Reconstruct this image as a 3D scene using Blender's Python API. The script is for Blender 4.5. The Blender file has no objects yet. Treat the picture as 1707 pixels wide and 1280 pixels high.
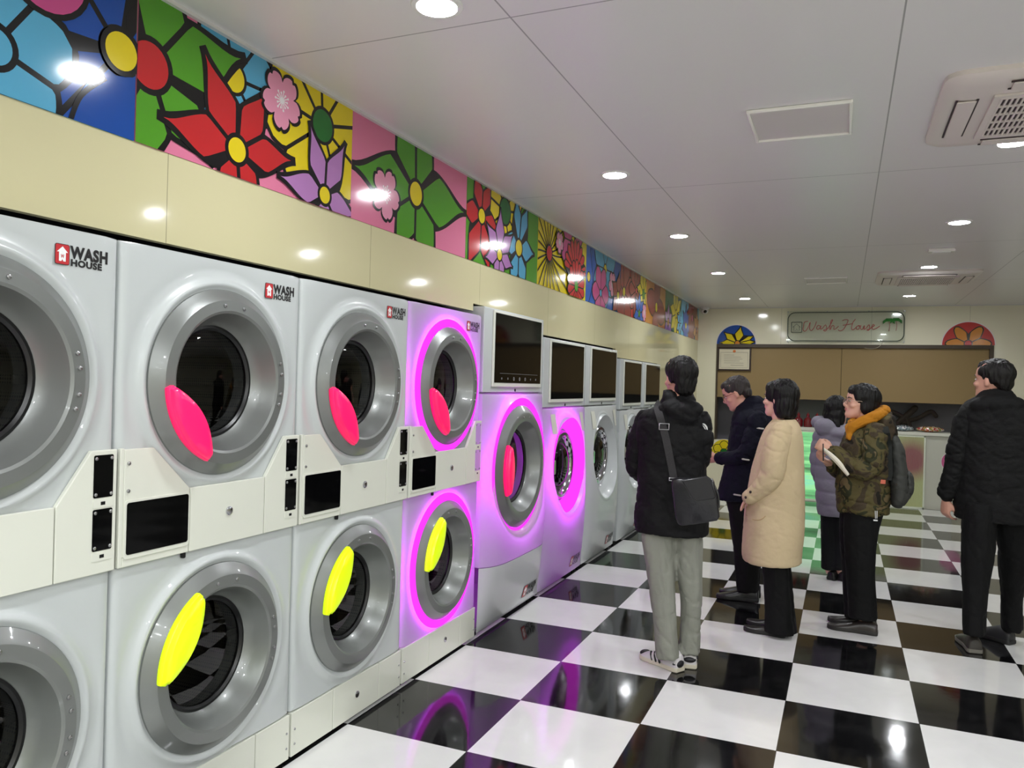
import bpy, math, random
from math import sin, cos, pi, radians, sqrt, atan2, hypot
from mathutils import Vector, Matrix, noise
from mathutils.geometry import tessellate_polygon
from mathutils.bvhtree import BVHTree
random.seed(4)
SC = bpy.context.scene
COL = SC.collection

# ------------------------------------------------------------ camera
F_PX, YAW, PITCH, ROLL, CAMH = 1302.688, 0.401647, -0.0008984, 0.0269948, 1.56271
_fw = Vector((-sin(YAW)*cos(PITCH), cos(YAW)*cos(PITCH), sin(PITCH)))
_rt = Vector((cos(YAW), sin(YAW), 0)); _up = _rt.cross(_fw)
CR = _rt*cos(ROLL) + _up*sin(ROLL); CU = -_rt*sin(ROLL) + _up*cos(ROLL); CF = _fw
CAMP = Vector((0, 0, CAMH))
cd = bpy.data.cameras.new('camera'); cam = bpy.data.objects.new('camera', cd); COL.objects.link(cam)
cd.sensor_width = 36; cd.lens = F_PX*36/1707; cd.clip_start = .05
mw = Matrix((CR, CU, -CF)).transposed().to_4x4(); mw.translation = CAMP
cam.matrix_world = mw; SC.camera = cam
# ------------------------------------------------------------ world and exposure
w = bpy.data.worlds.new('world'); SC.world = w; w.use_nodes = True
w.node_tree.nodes['Background'].inputs[0].default_value = (.6, .63, .7, 1)
w.node_tree.nodes['Background'].inputs[1].default_value = .03
SC.view_settings.view_transform = 'Standard'; SC.view_settings.look = 'None'
SC.view_settings.exposure = 0.0; SC.view_settings.gamma = 1
LAMP = 330.0      # downlight strength
LED = 36.0       # magenta ring strength

# ------------------------------------------------------------ pixel of the photo -> point of the place
def ray(x, y): return CF*F_PX + CR*(x-853.5) - CU*(y-640)
def at(x, y, Y): d = ray(x, y); return CAMP + d*(Y/d.y)

# ------------------------------------------------------------ materials
def lin(c):
    return tuple(((v/255)/12.92 if v/255 <= .04045 else ((v/255+.055)/1.055)**2.4) for v in c)
MATS = {}
def mat(name, rgb=None, rough=.5, metal=0, emit=None, es=0, coat=0, bump=None, spec=.5, sheen=0, alpha=None, trans=0):
    if name in MATS: return MATS[name]
    m = bpy.data.materials.new(name); m.use_nodes = True; nt = m.node_tree
    b = nt.nodes['Principled BSDF']
    if rgb: b.inputs['Base Color'].default_value = (*lin(rgb), 1)
    b.inputs['Roughness'].default_value = rough; b.inputs['Metallic'].default_value = metal
    b.inputs['Specular IOR Level'].default_value = spec
    b.inputs['Coat Weight'].default_value = coat; b.inputs['Coat Roughness'].default_value = .06
    if trans: b.inputs['Transmission Weight'].default_value = trans
    if sheen: b.inputs['Sheen Weight'].default_value = sheen
    if emit: b.inputs['Emission Color'].default_value = (*lin(emit), 1); b.inputs['Emission Strength'].default_value = es
    if bump:      # (scale, strength, (sx,sy,sz))
        tc = nt.nodes.new('ShaderNodeTexCoord'); mp = nt.nodes.new('ShaderNodeMapping'); n = nt.nodes.new('ShaderNodeTexNoise')
        bp = nt.nodes.new('ShaderNodeBump'); mp.inputs['Scale'].default_value = bump[2]
        nt.links.new(tc.outputs['Object'], mp.inputs[0]); nt.links.new(mp.outputs[0], n.inputs['Vector'])
        n.inputs['Scale'].default_value = bump[0]; n.inputs['Detail'].default_value = 4
        nt.links.new(n.outputs['Fac'], bp.inputs['Height']); bp.inputs['Strength'].default_value = bump[1]; bp.inputs['Distance'].default_value = .02
        nt.links.new(bp.outputs[0], b.inputs['Normal'])
    MATS[name] = m; return m

def floor_mat():
    m = mat('floor_tiles', (230,230,228), .06); nt = m.node_tree; b = nt.nodes['Principled BSDF']; L = nt.links.new
    tc = nt.nodes.new('ShaderNodeTexCoord'); sx = nt.nodes.new('ShaderNodeSeparateXYZ'); L(tc.outputs['Object'], sx.inputs[0])
    def M(op, a, c, d=None):
        n = nt.nodes.new('ShaderNodeMath'); n.operation = op
        for i, q in enumerate((a, c, d)):
            if q is None: continue
            if isinstance(q, (int, float)): n.inputs[i].default_value = q
            else: L(q, n.inputs[i])
        return n.outputs[0]
    u = M('DIVIDE', M('ADD', sx.outputs[0], 1.43067), .6); v = M('DIVIDE', M('SUBTRACT', sx.outputs[1], 2.98351), .6)
    par = M('FLOORED_MODULO', M('ADD', M('FLOOR', u, 0), M('FLOOR', v, 0)), 2)      # 1 = black
    def edge(q): f = M('FRACT', q, 0); return M('MINIMUM', f, M('SUBTRACT', 1, f))
    e = M('MINIMUM', edge(u), edge(v)); joint = M('LESS_THAN', e, .0028)
    # black tile: faint grey veins ; white: near plain
    n1 = nt.nodes.new('ShaderNodeTexNoise'); n1.inputs['Scale'].default_value = 5; n1.inputs['Detail'].default_value = 9; n1.inputs['Distortion'].default_value = 1.2
    L(tc.outputs['Object'], n1.inputs['Vector'])
    cr = nt.nodes.new('ShaderNodeValToRGB'); cr.color_ramp.elements[0].position = .45; cr.color_ramp.elements[0].color = (.0045, .0045, .005, 1)
    cr.color_ramp.elements[1].position = .75; cr.color_ramp.elements[1].color = (.014, .0135, .014, 1); L(n1.outputs['Fac'], cr.inputs[0])
    cw = nt.nodes.new('ShaderNodeValToRGB'); cw.color_ramp.elements[0].color = (.70, .70, .69, 1); cw.color_ramp.elements[1].color = (.80, .80, .78, 1); L(n1.outputs['Fac'], cw.inputs[0])
    mx = nt.nodes.new('ShaderNodeMix'); mx.data_type = 'RGBA'; L(par, mx.inputs[0]); L(cw.outputs[0], mx.inputs[6]); L(cr.outputs[0], mx.inputs[7])
    m2 = nt.nodes.new('ShaderNodeMix'); m2.data_type = 'RGBA'; L(joint, m2.inputs[0]); L(mx.outputs[2], m2.inputs[6]); m2.inputs[7].default_value = (.05, .05, .05, 1)
    L(m2.outputs[2], b.inputs['Base Color'])
    # slight unevenness and smears
    n2 = nt.nodes.new('ShaderNodeTexNoise'); n2.inputs['Scale'].default_value = 3.2; n2.inputs['Detail'].default_value = 3; L(tc.outputs['Object'], n2.inputs['Vector'])
    mr = nt.nodes.new('ShaderNodeMapRange'); mr.inputs[3].default_value = .02; mr.inputs[4].default_value = .12; L(n2.outputs['Fac'], mr.inputs[0]); L(mr.outputs[0], b.inputs['Roughness'])
    bp = nt.nodes.new('ShaderNodeBump'); bp.inputs['Strength'].default_value = .035; bp.inputs['Distance'].default_value = .02; L(n2.outputs['Fac'], bp.inputs['Height']); L(bp.outputs[0], b.inputs['Normal'])
    b.inputs['Specular IOR Level'].default_value = .6
    return m

def wall_mat(name, rgb, axis, off, pitch, rough, width=.002, zline=None):
    """glossy panel with fine vertical joints along one axis"""
    m = mat(name, rgb, rough, spec=.6); nt = m.node_tree; b = nt.nodes['Principled BSDF']; L = nt.links.new
    tc = nt.nodes.new('ShaderNodeTexCoord'); sx = nt.nodes.new('ShaderNodeSeparateXYZ'); L(tc.outputs['Object'], sx.inputs[0])
    def joint(out, off, pitch):
        a = nt.nodes.new('ShaderNodeMath'); a.operation = 'SUBTRACT'; L(out, a.inputs[0]); a.inputs[1].default_value = off - width/2
        d = nt.nodes.new('ShaderNodeMath'); d.operation = 'FLOORED_MODULO'; L(a.outputs[0], d.inputs[0]); d.inputs[1].default_value = pitch
        l = nt.nodes.new('ShaderNodeMath'); l.operation = 'LESS_THAN'; L(d.outputs[0], l.inputs[0]); l.inputs[1].default_value = width
        return l.outputs[0]
    j = joint(sx.outputs[axis], off, pitch)
    if zline:
        j2 = joint(sx.outputs[zline[0]], zline[1], zline[2]); q = nt.nodes.new('ShaderNodeMath'); q.operation = 'MAXIMUM'; L(j, q.inputs[0]); L(j2, q.inputs[1]); j = q.outputs[0]
    mx = nt.nodes.new('ShaderNodeMix'); mx.data_type = 'RGBA'; L(j, mx.inputs[0]); mx.inputs[6].default_value = (*lin(rgb), 1)
    mx.inputs[7].default_value = (*[c*.45 for c in lin(rgb)], 1); L(mx.outputs[2], b.inputs['Base Color'])
    n2 = nt.nodes.new('ShaderNodeTexNoise'); n2.inputs['Scale'].default_value = 1.5; L(tc.outputs['Object'], n2.inputs['Vector'])
    bp = nt.nodes.new('ShaderNodeBump'); bp.inputs['Strength'].default_value = .02; bp.inputs['Distance'].default_value = .05; L(n2.outputs['Fac'], bp.inputs['Height']); L(bp.outputs[0], b.inputs['Normal'])
    return m

def glass_mat(name, tint, gloss_rough=.02, refl=.10):
    if name in MATS: return MATS[name]
    m = bpy.data.materials.new(name); m.use_nodes = True; nt = m.node_tree; nt.nodes.clear(); L = nt.links.new
    o = nt.nodes.new('ShaderNodeOutputMaterial'); t = nt.nodes.new('ShaderNodeBsdfTransparent'); g = nt.nodes.new('ShaderNodeBsdfGlossy')
    mx = nt.nodes.new('ShaderNodeMixShader'); fr = nt.nodes.new('ShaderNodeFresnel'); fr.inputs[0].default_value = 1.5
    t.inputs[0].default_value = (*tint, 1); g.inputs[1].default_value = gloss_rough; g.inputs[0].default_value = (.9, .9, .9, 1)
    L(fr.outputs[0], mx.inputs[0]); L(t.outputs[0], mx.inputs[1]); L(g.outputs[0], mx.inputs[2]); L(mx.outputs[0], o.inputs[0])
    MATS[name] = m; return m

def emis(name, rgb, s):
    if name in MATS: return MATS[name]
    m = bpy.data.materials.new(name); m.use_nodes = True; nt = m.node_tree; nt.nodes.clear()
    o = nt.nodes.new('ShaderNodeOutputMaterial'); e = nt.nodes.new('ShaderNodeEmission'); e.inputs[0].default_value = (*lin(rgb), 1); e.inputs[1].default_value = s
    nt.links.new(e.outputs[0], o.inputs[0]); MATS[name] = m; return m

# ------------------------------------------------------------ mesh collector
class MB:
    def __init__(s): s.v = []; s.f = []; s.m = []
    def add(s, v, f, mi=0):
        k = len(s.v); s.v += [Vector(p) for p in v]; s.f += [tuple(i+k for i in q) for q in f]; s.m += [mi]*len(f); return s
    def box(s, a, b, mi=0):
        x0, x1 = sorted((a[0], b[0])); y0, y1 = sorted((a[1], b[1])); z0, z1 = sorted((a[2], b[2]))
        v = [(x, y, z) for z in (z0, z1) for y in (y0, y1) for x in (x0, x1)]
        return s.add(v, [(0,2,3,1), (4,5,7,6), (0,1,5,4), (2,6,7,3), (0,4,6,2), (1,3,7,5)], mi)
    def rings(s, R, cap0=True, cap1=True, mi=0, close=True):
        n = len(R[0]); v = [p for r in R for p in r]; f = []
        for i in range(len(R)-1):
            for j in range(n if close else n-1):
                a, b = i*n+j, i*n+(j+1) % n; f.append((a, b, b+n, a+n))
        if cap0: f.append(tuple(range(n))[::-1])
        if cap1: f.append(tuple(range((len(R)-1)*n, len(R)*n)))
        return s.add(v, f, mi)
    def lathe(s, prof, c, axis='x', n=64, mi=0, cap0=False, cap1=False, a0=0, a1=2*pi):
        """prof: (radius, offset along axis); full turn"""
        R = []
        for (r, h) in prof:
            ring = []
            for k in range(n):
                t = a0+(a1-a0)*k/n; p = (h, r*cos(t), r*sin(t)) if axis == 'x' else ((r*cos(t), r*sin(t), h) if axis == 'z' else (r*cos(t), h, r*sin(t)))
                ring.append(Vector(c)+Vector(p))
            R.append(ring)
        return s.rings(R, cap0, cap1, mi)
    def ell(s, c, r, rot=None, n=20, mi=0):
        R = []
        for i in range(1, n//2):
            t = pi*i/(n//2); ring = []
            for k in range(n):
                q = Vector((r[0]*sin(t)*cos(2*pi*k/n), r[1]*sin(t)*sin(2*pi*k/n), -r[2]*cos(t)))
                if rot is not None: q = rot @ q
                ring.append(Vector(c)+q)
            R.append(ring)
        return s.rings(R, True, True, mi)
    def tube(s, pts, rad, n=12, mi=0, flat=1.0, up=None, caps=True):
        P = [Vector(p) for p in pts]
        if not hasattr(rad, '__len__'): rad = [rad]*len(P)
        R = []; prev = None
        for i, p in enumerate(P):
            t = (P[min(i+1, len(P)-1)]-P[max(i-1, 0)]).normalized()
            if prev is None:
                a = Vector(up) if up is not None else (Vector((0, 0, 1)) if abs(t.z) < .9 else Vector((0, 1, 0)))
            else: a = prev
            a = (a - t*a.dot(t)).normalized(); b = t.cross(a); prev = a
            R.append((p, t, a, b, rad[i]))
        rr = []
        def ring(p, a, b, r): return [p + a*(r*flat*cos(2*pi*k/n)) + b*(r*sin(2*pi*k/n)) for k in range(n)]
        p, t, a, b, r = R[0]
        if caps: rr += [ring(p-t*r*.95*1.0, a, b, r*.3), ring(p-t*r*.6, a, b, r*.8)]
        for p, t, a, b, r in R: rr.append(ring(p, a, b, r))
        if caps: rr += [ring(p+t*r*.6, a, b, r*.8), ring(p+t*r*.95, a, b, r*.3)]
        return s.rings(rr, True, True, mi)
    def prism(s, poly, a, b, mi=0, plane='yz'):
        """polygon (list of 2D) extruded from a to b along the third axis"""
        def P(q, h): return {'yz': (h, q[0], q[1]), 'xz': (q[0], h, q[1]), 'xy': (q[0], q[1], h)}[plane]
        n = len(poly); v = [P(q, a) for q in poly] + [P(q, b) for q in poly]
        f = [(i, (i+1) % n, n+(i+1) % n, n+i) for i in range(n)]
        tr = tessellate_polygon([[Vector((q[0], q[1], 0)) for q in poly]])
        f += [tuple(t) for t in tr] + [tuple(n+i for i in t[::-1]) for t in tr]
        return s.add(v, f, mi)
    def xf(s, M):
        s.v = [M @ p for p in s.v]; return s
def smooth_path(P, k=6):
    P = [tuple(p) for p in P]; out = []
    for i in range(len(P)-1):
        p0, p1, p2, p3 = P[max(i-1, 0)], P[i], P[i+1], P[min(i+2, len(P)-1)]
        for j in range(k):
            t = j/k
            out.append(tuple(.5*((2*b)+(-a+c)*t+(2*a-5*b+4*c-d)*t*t+(-a+3*b-3*c+d)*t**3) for a, b, c, d in zip(p0, p1, p2, p3)))
    out.append(P[-1]); return out

def mk(name, mb, mats, parent=None, off=None, smooth=35, bevel=0, normals=True, **tags):
    me = bpy.data.meshes.new(name); o_ = Vector(off) if off is not None else Vector((0, 0, 0))
    me.from_pydata([p-o_ for p in mb.v], [], mb.f)
    if not isinstance(mats, (list, tuple)): mats = [mats]
    for m in mats: me.materials.append(m)
    if len(mats) > 1: me.polygons.foreach_set('material_index', mb.m)
    if normals:
        import bmesh
        bm = bmesh.new(); bm.from_mesh(me); bmesh.ops.recalc_face_normals(bm, faces=bm.faces); bm.to_mesh(me); bm.free()
    if smooth:
        me.polygons.foreach_set('use_smooth', [True]*len(me.polygons)); me.set_sharp_from_angle(angle=radians(smooth))
    me.update()
    o = bpy.data.objects.new(name, me); COL.objects.link(o)
    if parent: o.parent = parent
    if bevel:
        b = o.modifiers.new('bevel', 'BEVEL'); b.width = bevel; b.segments = 2; b.limit_method = 'ANGLE'; b.angle_limit = radians(40)
    for k, q in tags.items(): o[k] = q
    return o
def thing(name, label, cat, loc=(0, 0, 0), group=None):
    o = bpy.data.objects.new(name, None); COL.objects.link(o); o.location = loc; o.empty_display_size = .1
    o['label'] = label; o['category'] = cat
    if group: o['group'] = group
    return o
def copy_tree(o, parent=None):
    c = o.copy(); COL.objects.link(c)
    if parent: c.parent = parent
    for ch in list(o.children): copy_tree(ch, c)
    return c
def struct(name, mb, m, **k): return mk(name, mb, m, kind='structure', **k)

def text_mb(txt, size, bold=0.0, sx=1.0, depth=.0):
    cu = bpy.data.curves.new('t', 'FONT'); cu.body = txt; cu.size = size; cu.offset = bold; cu.extrude = depth; cu.resolution_u = 4; cu.space_character = 1.10
    cu.align_x = 'LEFT'
    o = bpy.data.objects.new('t', cu); COL.objects.link(o)
    bpy.context.view_layer.update()
    me = bpy.data.meshes.new_from_object(o.evaluated_get(bpy.context.evaluated_depsgraph_get()))
    v = [(p.co.x*sx, p.co.y, p.co.z) for p in me.vertices]; f = [tuple(p.vertices) for p in me.polygons]
    COL.objects.unlink(o); bpy.data.objects.remove(o); bpy.data.curves.remove(cu); bpy.data.meshes.remove(me)
    return v, f

# ------------------------------------------------------------ room
ZC = 2.8; XW = -2.1; YW = 12.25; XR = 4.6; YB = -3.0
white = mat('white_plastic', (226,228,230), .28, coat=.25)
M_ceil = wall_mat('ceiling_panels', (228,226,225), 0, .15, 1.22, .30, .006, (1, 2.42, 2.4))
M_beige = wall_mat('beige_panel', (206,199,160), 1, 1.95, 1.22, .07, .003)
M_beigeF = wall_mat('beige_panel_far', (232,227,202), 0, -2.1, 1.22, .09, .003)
m = MB(); m.box((XW-1.0, YB, -.12), (XR+.1, YW+1.6, 0)); struct('floor', m, floor_mat(), smooth=0)
m = MB(); m.box((XW-1.0, YB, ZC), (XR+.1, YW+1.6, ZC+.12)); struct('ceiling', m, M_ceil, smooth=0)
m = MB()
for (y0, y1, zb) in ((YB, 4.305, 2.0), (4.305, 5.46, 2.045), (5.46, 7.56, 1.935), (7.56, 9.44, 1.85), (9.44, YW, 0)):
    m.box((XW-.03, y0, zb), (XW, y1, ZC))
struct('wall_left', m, M_beige, smooth=0)
m = MB(); m.box((XW-.93, YB, 0), (XW-.90, YW, ZC)); struct('wall_machine_room', m, mat('charcoal_wall', (70,70,76), .6), smooth=0)
m = MB(); m.box((XR, YB, 0), (XR+.1, YW+1.5, ZC)); struct('wall_right', m, mat('beige_plain', (206,204,186), .2), smooth=0)
m = MB(); m.box((XW-1, YB-.1, 0), (XR, YB, ZC)); struct('wall_back', m, mat('beige_plain'), smooth=0)
# far wall with its service opening
OX0, OX1, OZ0, OZ1 = -1.81, 1.85, .79, 2.25
m = MB(); m.box((XW-.9, YW, 0), (OX0, YW+.15, ZC)); m.box((OX1, YW, 0), (XR, YW+.15, ZC)); m.box((OX0, YW, OZ1), (OX1, YW+.15, ZC)); m.box((OX0, YW, 0), (OX1, YW+.15, OZ0))
struct('wall_far', m, M_beigeF, smooth=0)
m = MB(); m.box((XW-.9, YW+.62, 0), (XR, YW+.72, ZC)); struct('wall_service_room', m, mat('service_wall', (112,110,114), .6), smooth=0)
# thin ceiling edge trim
m = MB(); m.box((XW, YB, ZC-.012), (XW+.022, YW, ZC)); struct('trim_1', m, mat('trim_white', (212,210,206), .3))
m = MB(); m.box((XW+.022, YW-.02, ZC-.012), (XR, YW, ZC)); struct('trim_2', m, mat('trim_white'))
m = MB(); m.box((OX0, YW-.012, OZ1-.05), (OX1, YW+.16, OZ1)); m.box((OX1-.05, YW-.012, OZ0), (OX1, YW+.16, OZ1-.05)); m.box((OX0, YW-.012, OZ0), (OX0+.02, YW+.16, OZ1-.05))
struct('trim_3', m, mat('dark_frame', (70,58,44), .5))

# ------------------------------------------------------------ downlights
LX = (-1.265, .728, 2.72); LY = (-2.1, -1.0, .08, 2.26, 4.43, 6.37, 8.52, 10.98)
M_lamp = emis('lamp_diffuser', (249,252,255), LAMP)
dl = None
rows = {0: 'nearest the flower mural', 1: 'in the middle row', 2: 'in the row right of the air conditioners'}
nth = {2.26: 'first', 4.43: 'second', 6.37: 'third', 8.52: 'fourth', 10.98: 'last'}
for i, lx in enumerate(LX+(-.27, 1.73, 3.7)):  # last three columns: unseen lamps added to brighten the near end
    for ly in (LY if i < 3 else (-2.4, -1.6, -.8, .05)):
        if i == 2 and ly > 5: continue
        vis = (lx, ly) in [(LX[0], y) for y in LY[3:]] + [(LX[1], y) for y in LY[4:]]
        if vis:
            lab = {0: 'round recessed downlight, %s from the camera in the row beside the flower mural', 1: 'round recessed downlight, %s from the camera in the row beside the air conditioners'}[i] % (nth[ly] if i == 0 else {4.43: 'first', 6.37: 'second', 8.52: 'third', 10.98: 'last'}[ly])
        else: lab = 'unseen round recessed ceiling downlight, assumed beyond the frame'
        if dl is None:
            dl = thing('ceiling_downlight', lab, 'ceiling light', (lx, ly, ZC), 'recessed ceiling downlights')
            t = MB(); t.lathe([(.066, -.001), (.068, -.008), (.084, -.006), (.087, 0)], (0, 0, 0), 'z', 40); mk('rim', t, mat('lamp_rim', (235,235,232), .35), dl)
            t = MB(); t.lathe([(.067, -.004), (.001, -.004)], (0, 0, 0), 'z', 40, cap1=True); mk('diffuser', t, M_lamp, dl)
            o = dl
        else: o = copy_tree(dl)
        o.location = (lx, ly, ZC); o['label'] = lab
        if not vis: o['group'] = 'ceiling downlights beyond the frame'

# ------------------------------------------------------------ ceiling fittings
def cassette(cx, cy, label, grille='square'):
    t = thing('air_conditioner', label, 'air conditioner', (cx, cy, ZC))
    W = .47; b = MB()
    pr = [(W, 0), (W, -.018), (W-.03, -.036), (W-.10, -.042), (.30, -.044)]
    R = []
    for (r, z) in pr:
        q = []
        for k in range(120):
            a = 2*pi*(k+.5)/120; c, s_ = cos(a), sin(a); e = 14
            d = (abs(c)**e+abs(s_)**e)**(-1/e); q.append((r*c*d, r*s_*d, z))
        R.append(q)
    b.rings(R, True, True); mk('cover', b, mat('ac_plastic', (222,212,206), .35), t)
    for a in range(4):
        rot = Matrix.Rotation(a*pi/2, 4, 'Z')
        s = MB(); s.box((-.235, -.405, -.052), (.235, -.335, -.0445)).xf(rot); f = mk('louvre', s, mat('ac_plastic'), t, bevel=.003)
        s = MB(); s.box((-.245, -.412, -.047), (.245, -.403, -.0425)).xf(rot); s2 = MB(); s2.box((-.245, -.337, -.047), (.245, -.328, -.0425)).xf(rot)
        s.add(s2.v, s2.f); mk('slot', s, mat('ac_dark', (58,44,48), .6), f)
    g = MB(); g.box((-.265, -.265, -.050), (.265, .265, -.044)); gp = mk('grille', g, mat('ac_dark'), t)
    g = MB()
    for k in range(27): y = -.25+k*.0193; g.box((y-.0042, -.255, -.056), (y+.0042, .255, -.050))
    for k in range(6): y = -.25+k*.1; g.box((-.255, y-.006, -.057), (.255, y+.006, -.0495))
    g.box((-.28, -.28, -.055), (-.245, .28, -.045)); g.box((.245, -.28, -.055), (.28, .28, -.045)); g.box((-.245, -.28, -.055), (.245, -.245, -.045)); g.box((-.245, .245, -.055), (.245, .28, -.045))
    mk('grille_bars', g, mat('ac_plastic'), gp)
    return t
cassette(.80, 3.86, 'large square white ceiling cassette air conditioner with barred grille, cut by the right edge')
cassette(.76, 9.22, 'far square ceiling cassette air conditioner near the wall sign')
def hatch(x0, y0, x1, y1, lab):
    t = thing('access_panel', lab, 'access panel', (x0, y0, ZC)); w_, d_ = x1-x0, y1-y0
    b = MB(); b.box((.012, .012, -.006), (w_-.012, d_-.012, -.001)); mk('panel', b, mat('hatch_white', (212,207,203), .45), t)
    b = MB()
    for q in (((0, 0), (w_, .014)), ((0, d_-.014), (w_, d_)), ((0, .014), (.014, d_-.014)), ((w_-.014, .014), (w_, d_-.014))): b.box((*q[0], -.016), (*q[1], -.0005))
    mk('frame', b, mat('hatch_frame', (248,246,240), .25), t, bevel=.003)
hatch(-.43, 3.58, .005, 4.03, 'square framed access panel in the ceiling left of the large air conditioner')
hatch(-.43, 9.08, .005, 9.53, 'small far access panel in the ceiling left of the far air conditioner')
t = thing('exit_light', 'white oblong box fitted flat on the ceiling before the far air conditioner', 'ceiling box', (.73, 7.5, ZC))
b = MB(); b.box((-.10, -.045, -.03), (.10, .045, 0)); mk('housing', b, mat('hatch_frame'), t, bevel=.008)
b = MB(); b.box((-.07, -.03, -.036), (.07, .03, -.028)); mk('cover', b, mat('lamp_rim'), t, bevel=.004)
# security camera
t = thing('security_camera', 'small white dome security camera in the far corner at the end of the mural', 'camera', (-1.98, 12.1, ZC))
b = MB(); b.lathe([(.065, 0), (.068, -.02), (.055, -.035)], (0, 0, 0), 'z', 32, cap0=True, cap1=True); mk('base', b, mat('cam_white', (225,225,225), .3), t)
b = MB(); b.ell((0, -.01, -.055), (.055, .055, .05)); mk('dome', b, mat('cam_white'), t)
b = MB(); b.ell((.012, -.048, -.068), (.026, .022, .026)); mk('lens', b, mat('black_gloss', (8,8,9), .05), t)

# ------------------------------------------------------------ mural panels
MC = {k: mat('mural_'+k, tuple(int(v*.93) for v in c), .10, spec=.5) for k, c in dict(black=(16,15,17), yellow=(236,212,28), red=(198,40,44), green=(84,158,36), dkgreen=(34,112,44), blue=(22,78,168),
      sky=(92,176,214), pink=(232,130,164), hotpink=(206,78,140), purple=(184,128,190), cherry=(240,158,186), white=(248,240,242), orange=(222,142,40), brown=(166,70,62), midblue=(40,96,190)).items()}
MK = list(MC)
def clip(poly, x0, x1, y0, y1):
    def cut(P, ins, inter):
        out = []
        for i in range(len(P)):
            a, b = P[i-1], P[i]
            if ins(b):
                if not ins(a): out.append(inter(a, b))
                out.append(b)
            elif ins(a): out.append(inter(a, b))
        return out
    def ix(c): return lambda a, b: (c, a[1]+(b[1]-a[1])*(c-a[0])/(b[0]-a[0]))
    def iy(c): return lambda a, b: (a[0]+(b[0]-a[0])*(c-a[1])/(b[1]-a[1]), c)
    for ins, it in ((lambda p: p[0] >= x0, ix(x0)), (lambda p: p[0] <= x1, ix(x1)), (lambda p: p[1] >= y0, iy(y0)), (lambda p: p[1] <= y1, iy(y1))):
        if len(poly) < 3: return []
        poly = cut(poly, ins, it)
    return poly
class Mural:
    def __init__(s, y0, y1, bg, z0=2.30, z1=2.788): s.y0, s.y1, s.z0, s.z1 = y0, y1, z0, z1; s.m = MB(); s.L = 1; s.m.box((0, y0, z0), (.003, y1, z1), MK.index(bg)); s.shape = None
    def poly(s, P, col, layer):
        P = clip(P, s.y0, s.y1, s.z0, s.z1)
        if s.shape: P = s.shape(P)
        if len(P) < 3: return
        x = .003+.0003*layer; tr = tessellate_polygon([[Vector((q[0], q[1], 0)) for q in P]])
        s.m.add([(x, q[0], q[1]) for q in P], [tuple(t) for t in tr], MK.index(col))
    def circ(s, c, r, col, layer, rz=None, n=28): s.poly([(c[0]+r*cos(2*pi*k/n), c[1]+(rz or r)*sin(2*pi*k/n)) for k in range(n)], col, layer)
    def flower(s, c, r, n, kind, col, ccol, cr=.055, rot=90, w=.3, ow=.016, lens=None, angs=None):
        l = s.L; s.L += 4
        A = angs or [rot+360*k/n for k in range(n)]
        for pas in (0, 1):
            for k, a in enumerate(A):
                a = radians(a); R = r*(lens[k] if lens else 1); W = w*R; d = Vector((cos(a), sin(a))); p = Vector((-sin(a), cos(a))); g = ow if pas == 0 else 0
                pts = []; N = 14
                for i in range(N+1):
                    t = i/N
                    if kind == 'round': h = W*sin(pi*min(max(t, 0), 1)**.75*.98+.02)**.55 if 0 < t < 1 else 0
                    elif kind == 'point': h = W*1.06*(sin(pi*t**.58))**(1 if t < .45 else 1+1.0*(t-.45))*(1-.15*t) if 0 < t < 1 else 0
                    elif kind == 'ray': h = W*(.35+.65*t) if 0 < t < 1 else 0
                    else: h = W*(t*.9+.1)*(1 if t < .99 else .7)
                    L0 = cr*.5; q = L0+(R-L0)*t
                    if g:
                        q += g*(1.6 if kind == 'point' else 1)*(t*2-1) if t > .5 else 0; h += g
                    pts.append((q, h))
                nb = min(min(abs((A[k]-z+180) % 360-180) for j_, z in enumerate(A) if j_ != k)/2, 80) if len(A) > 1 else 80
                if pas: pts = [(q, max(min(h, q*math.tan(radians(nb))-ow*.62), 0)) for q, h in pts]; pts = [x for x in pts if x[0] >= cr*.8]
                P = [Vector(c)+d*q+p*h for q, h in pts]+[Vector(c)+d*q-p*h for q, h in pts[::-1]]
                s.poly([(q.x, q.y) for q in P], 'black' if pas == 0 else col, l+pas+(.9*k/len(A) if pas == 0 else 0))
        s.circ(c, cr+ow, 'black', l+2); s.circ(c, cr, ccol, l+3)
    def cherry(s, c, r, n=5, rot=90):
        l = s.L; s.L += 4
        for pas, g, col in ((0, .016, 'black'), (1, 0, 'cherry')):
            P = []
            for k in range(n*14):
                a = radians(rot)+2*pi*k/(n*14); u = (k % 14)/14
                q = r*(.62+.38*sin(pi*u)**.6-(.10*max(0, 1-abs(u-.5)/.08)))+g
                P.append((c[0]+q*cos(a), c[1]+q*sin(a)))
            s.poly(P, col, l+pas)
        for k in range(14):
            a = 2*pi*k/14; q = r*(.34 if k % 2 else .26); d = Vector((cos(a), sin(a))); p = Vector((-sin(a), cos(a)))*.0022; o_ = Vector(c)
            s.poly([tuple(o_+p), tuple(o_+d*q+p), tuple(o_+d*q-p), tuple(o_-p)], 'white', l+2); s.circ(tuple(o_+d*q), .005, 'white', l+3, n=8)
        s.circ(c, r*.11, 'white', l+3, n=12)
    def line(s, pts, w=.016):
        l = s.L; s.L += 1
        P = [Vector(p[:2]) for p in smooth_path([(p[0], p[1], 0) for p in pts])]
        T = []
        for i in range(len(P)):
            d = P[min(i+1, len(P)-1)]-P[max(i-1, 0)]; d.normalize(); T.append(Vector((-d.y, d.x))*w/2)
        s.poly([tuple(p+q) for p, q in zip(P, T)]+[tuple(p-q) for p, q in list(zip(P, T))[::-1]], 'black', l)
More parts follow.
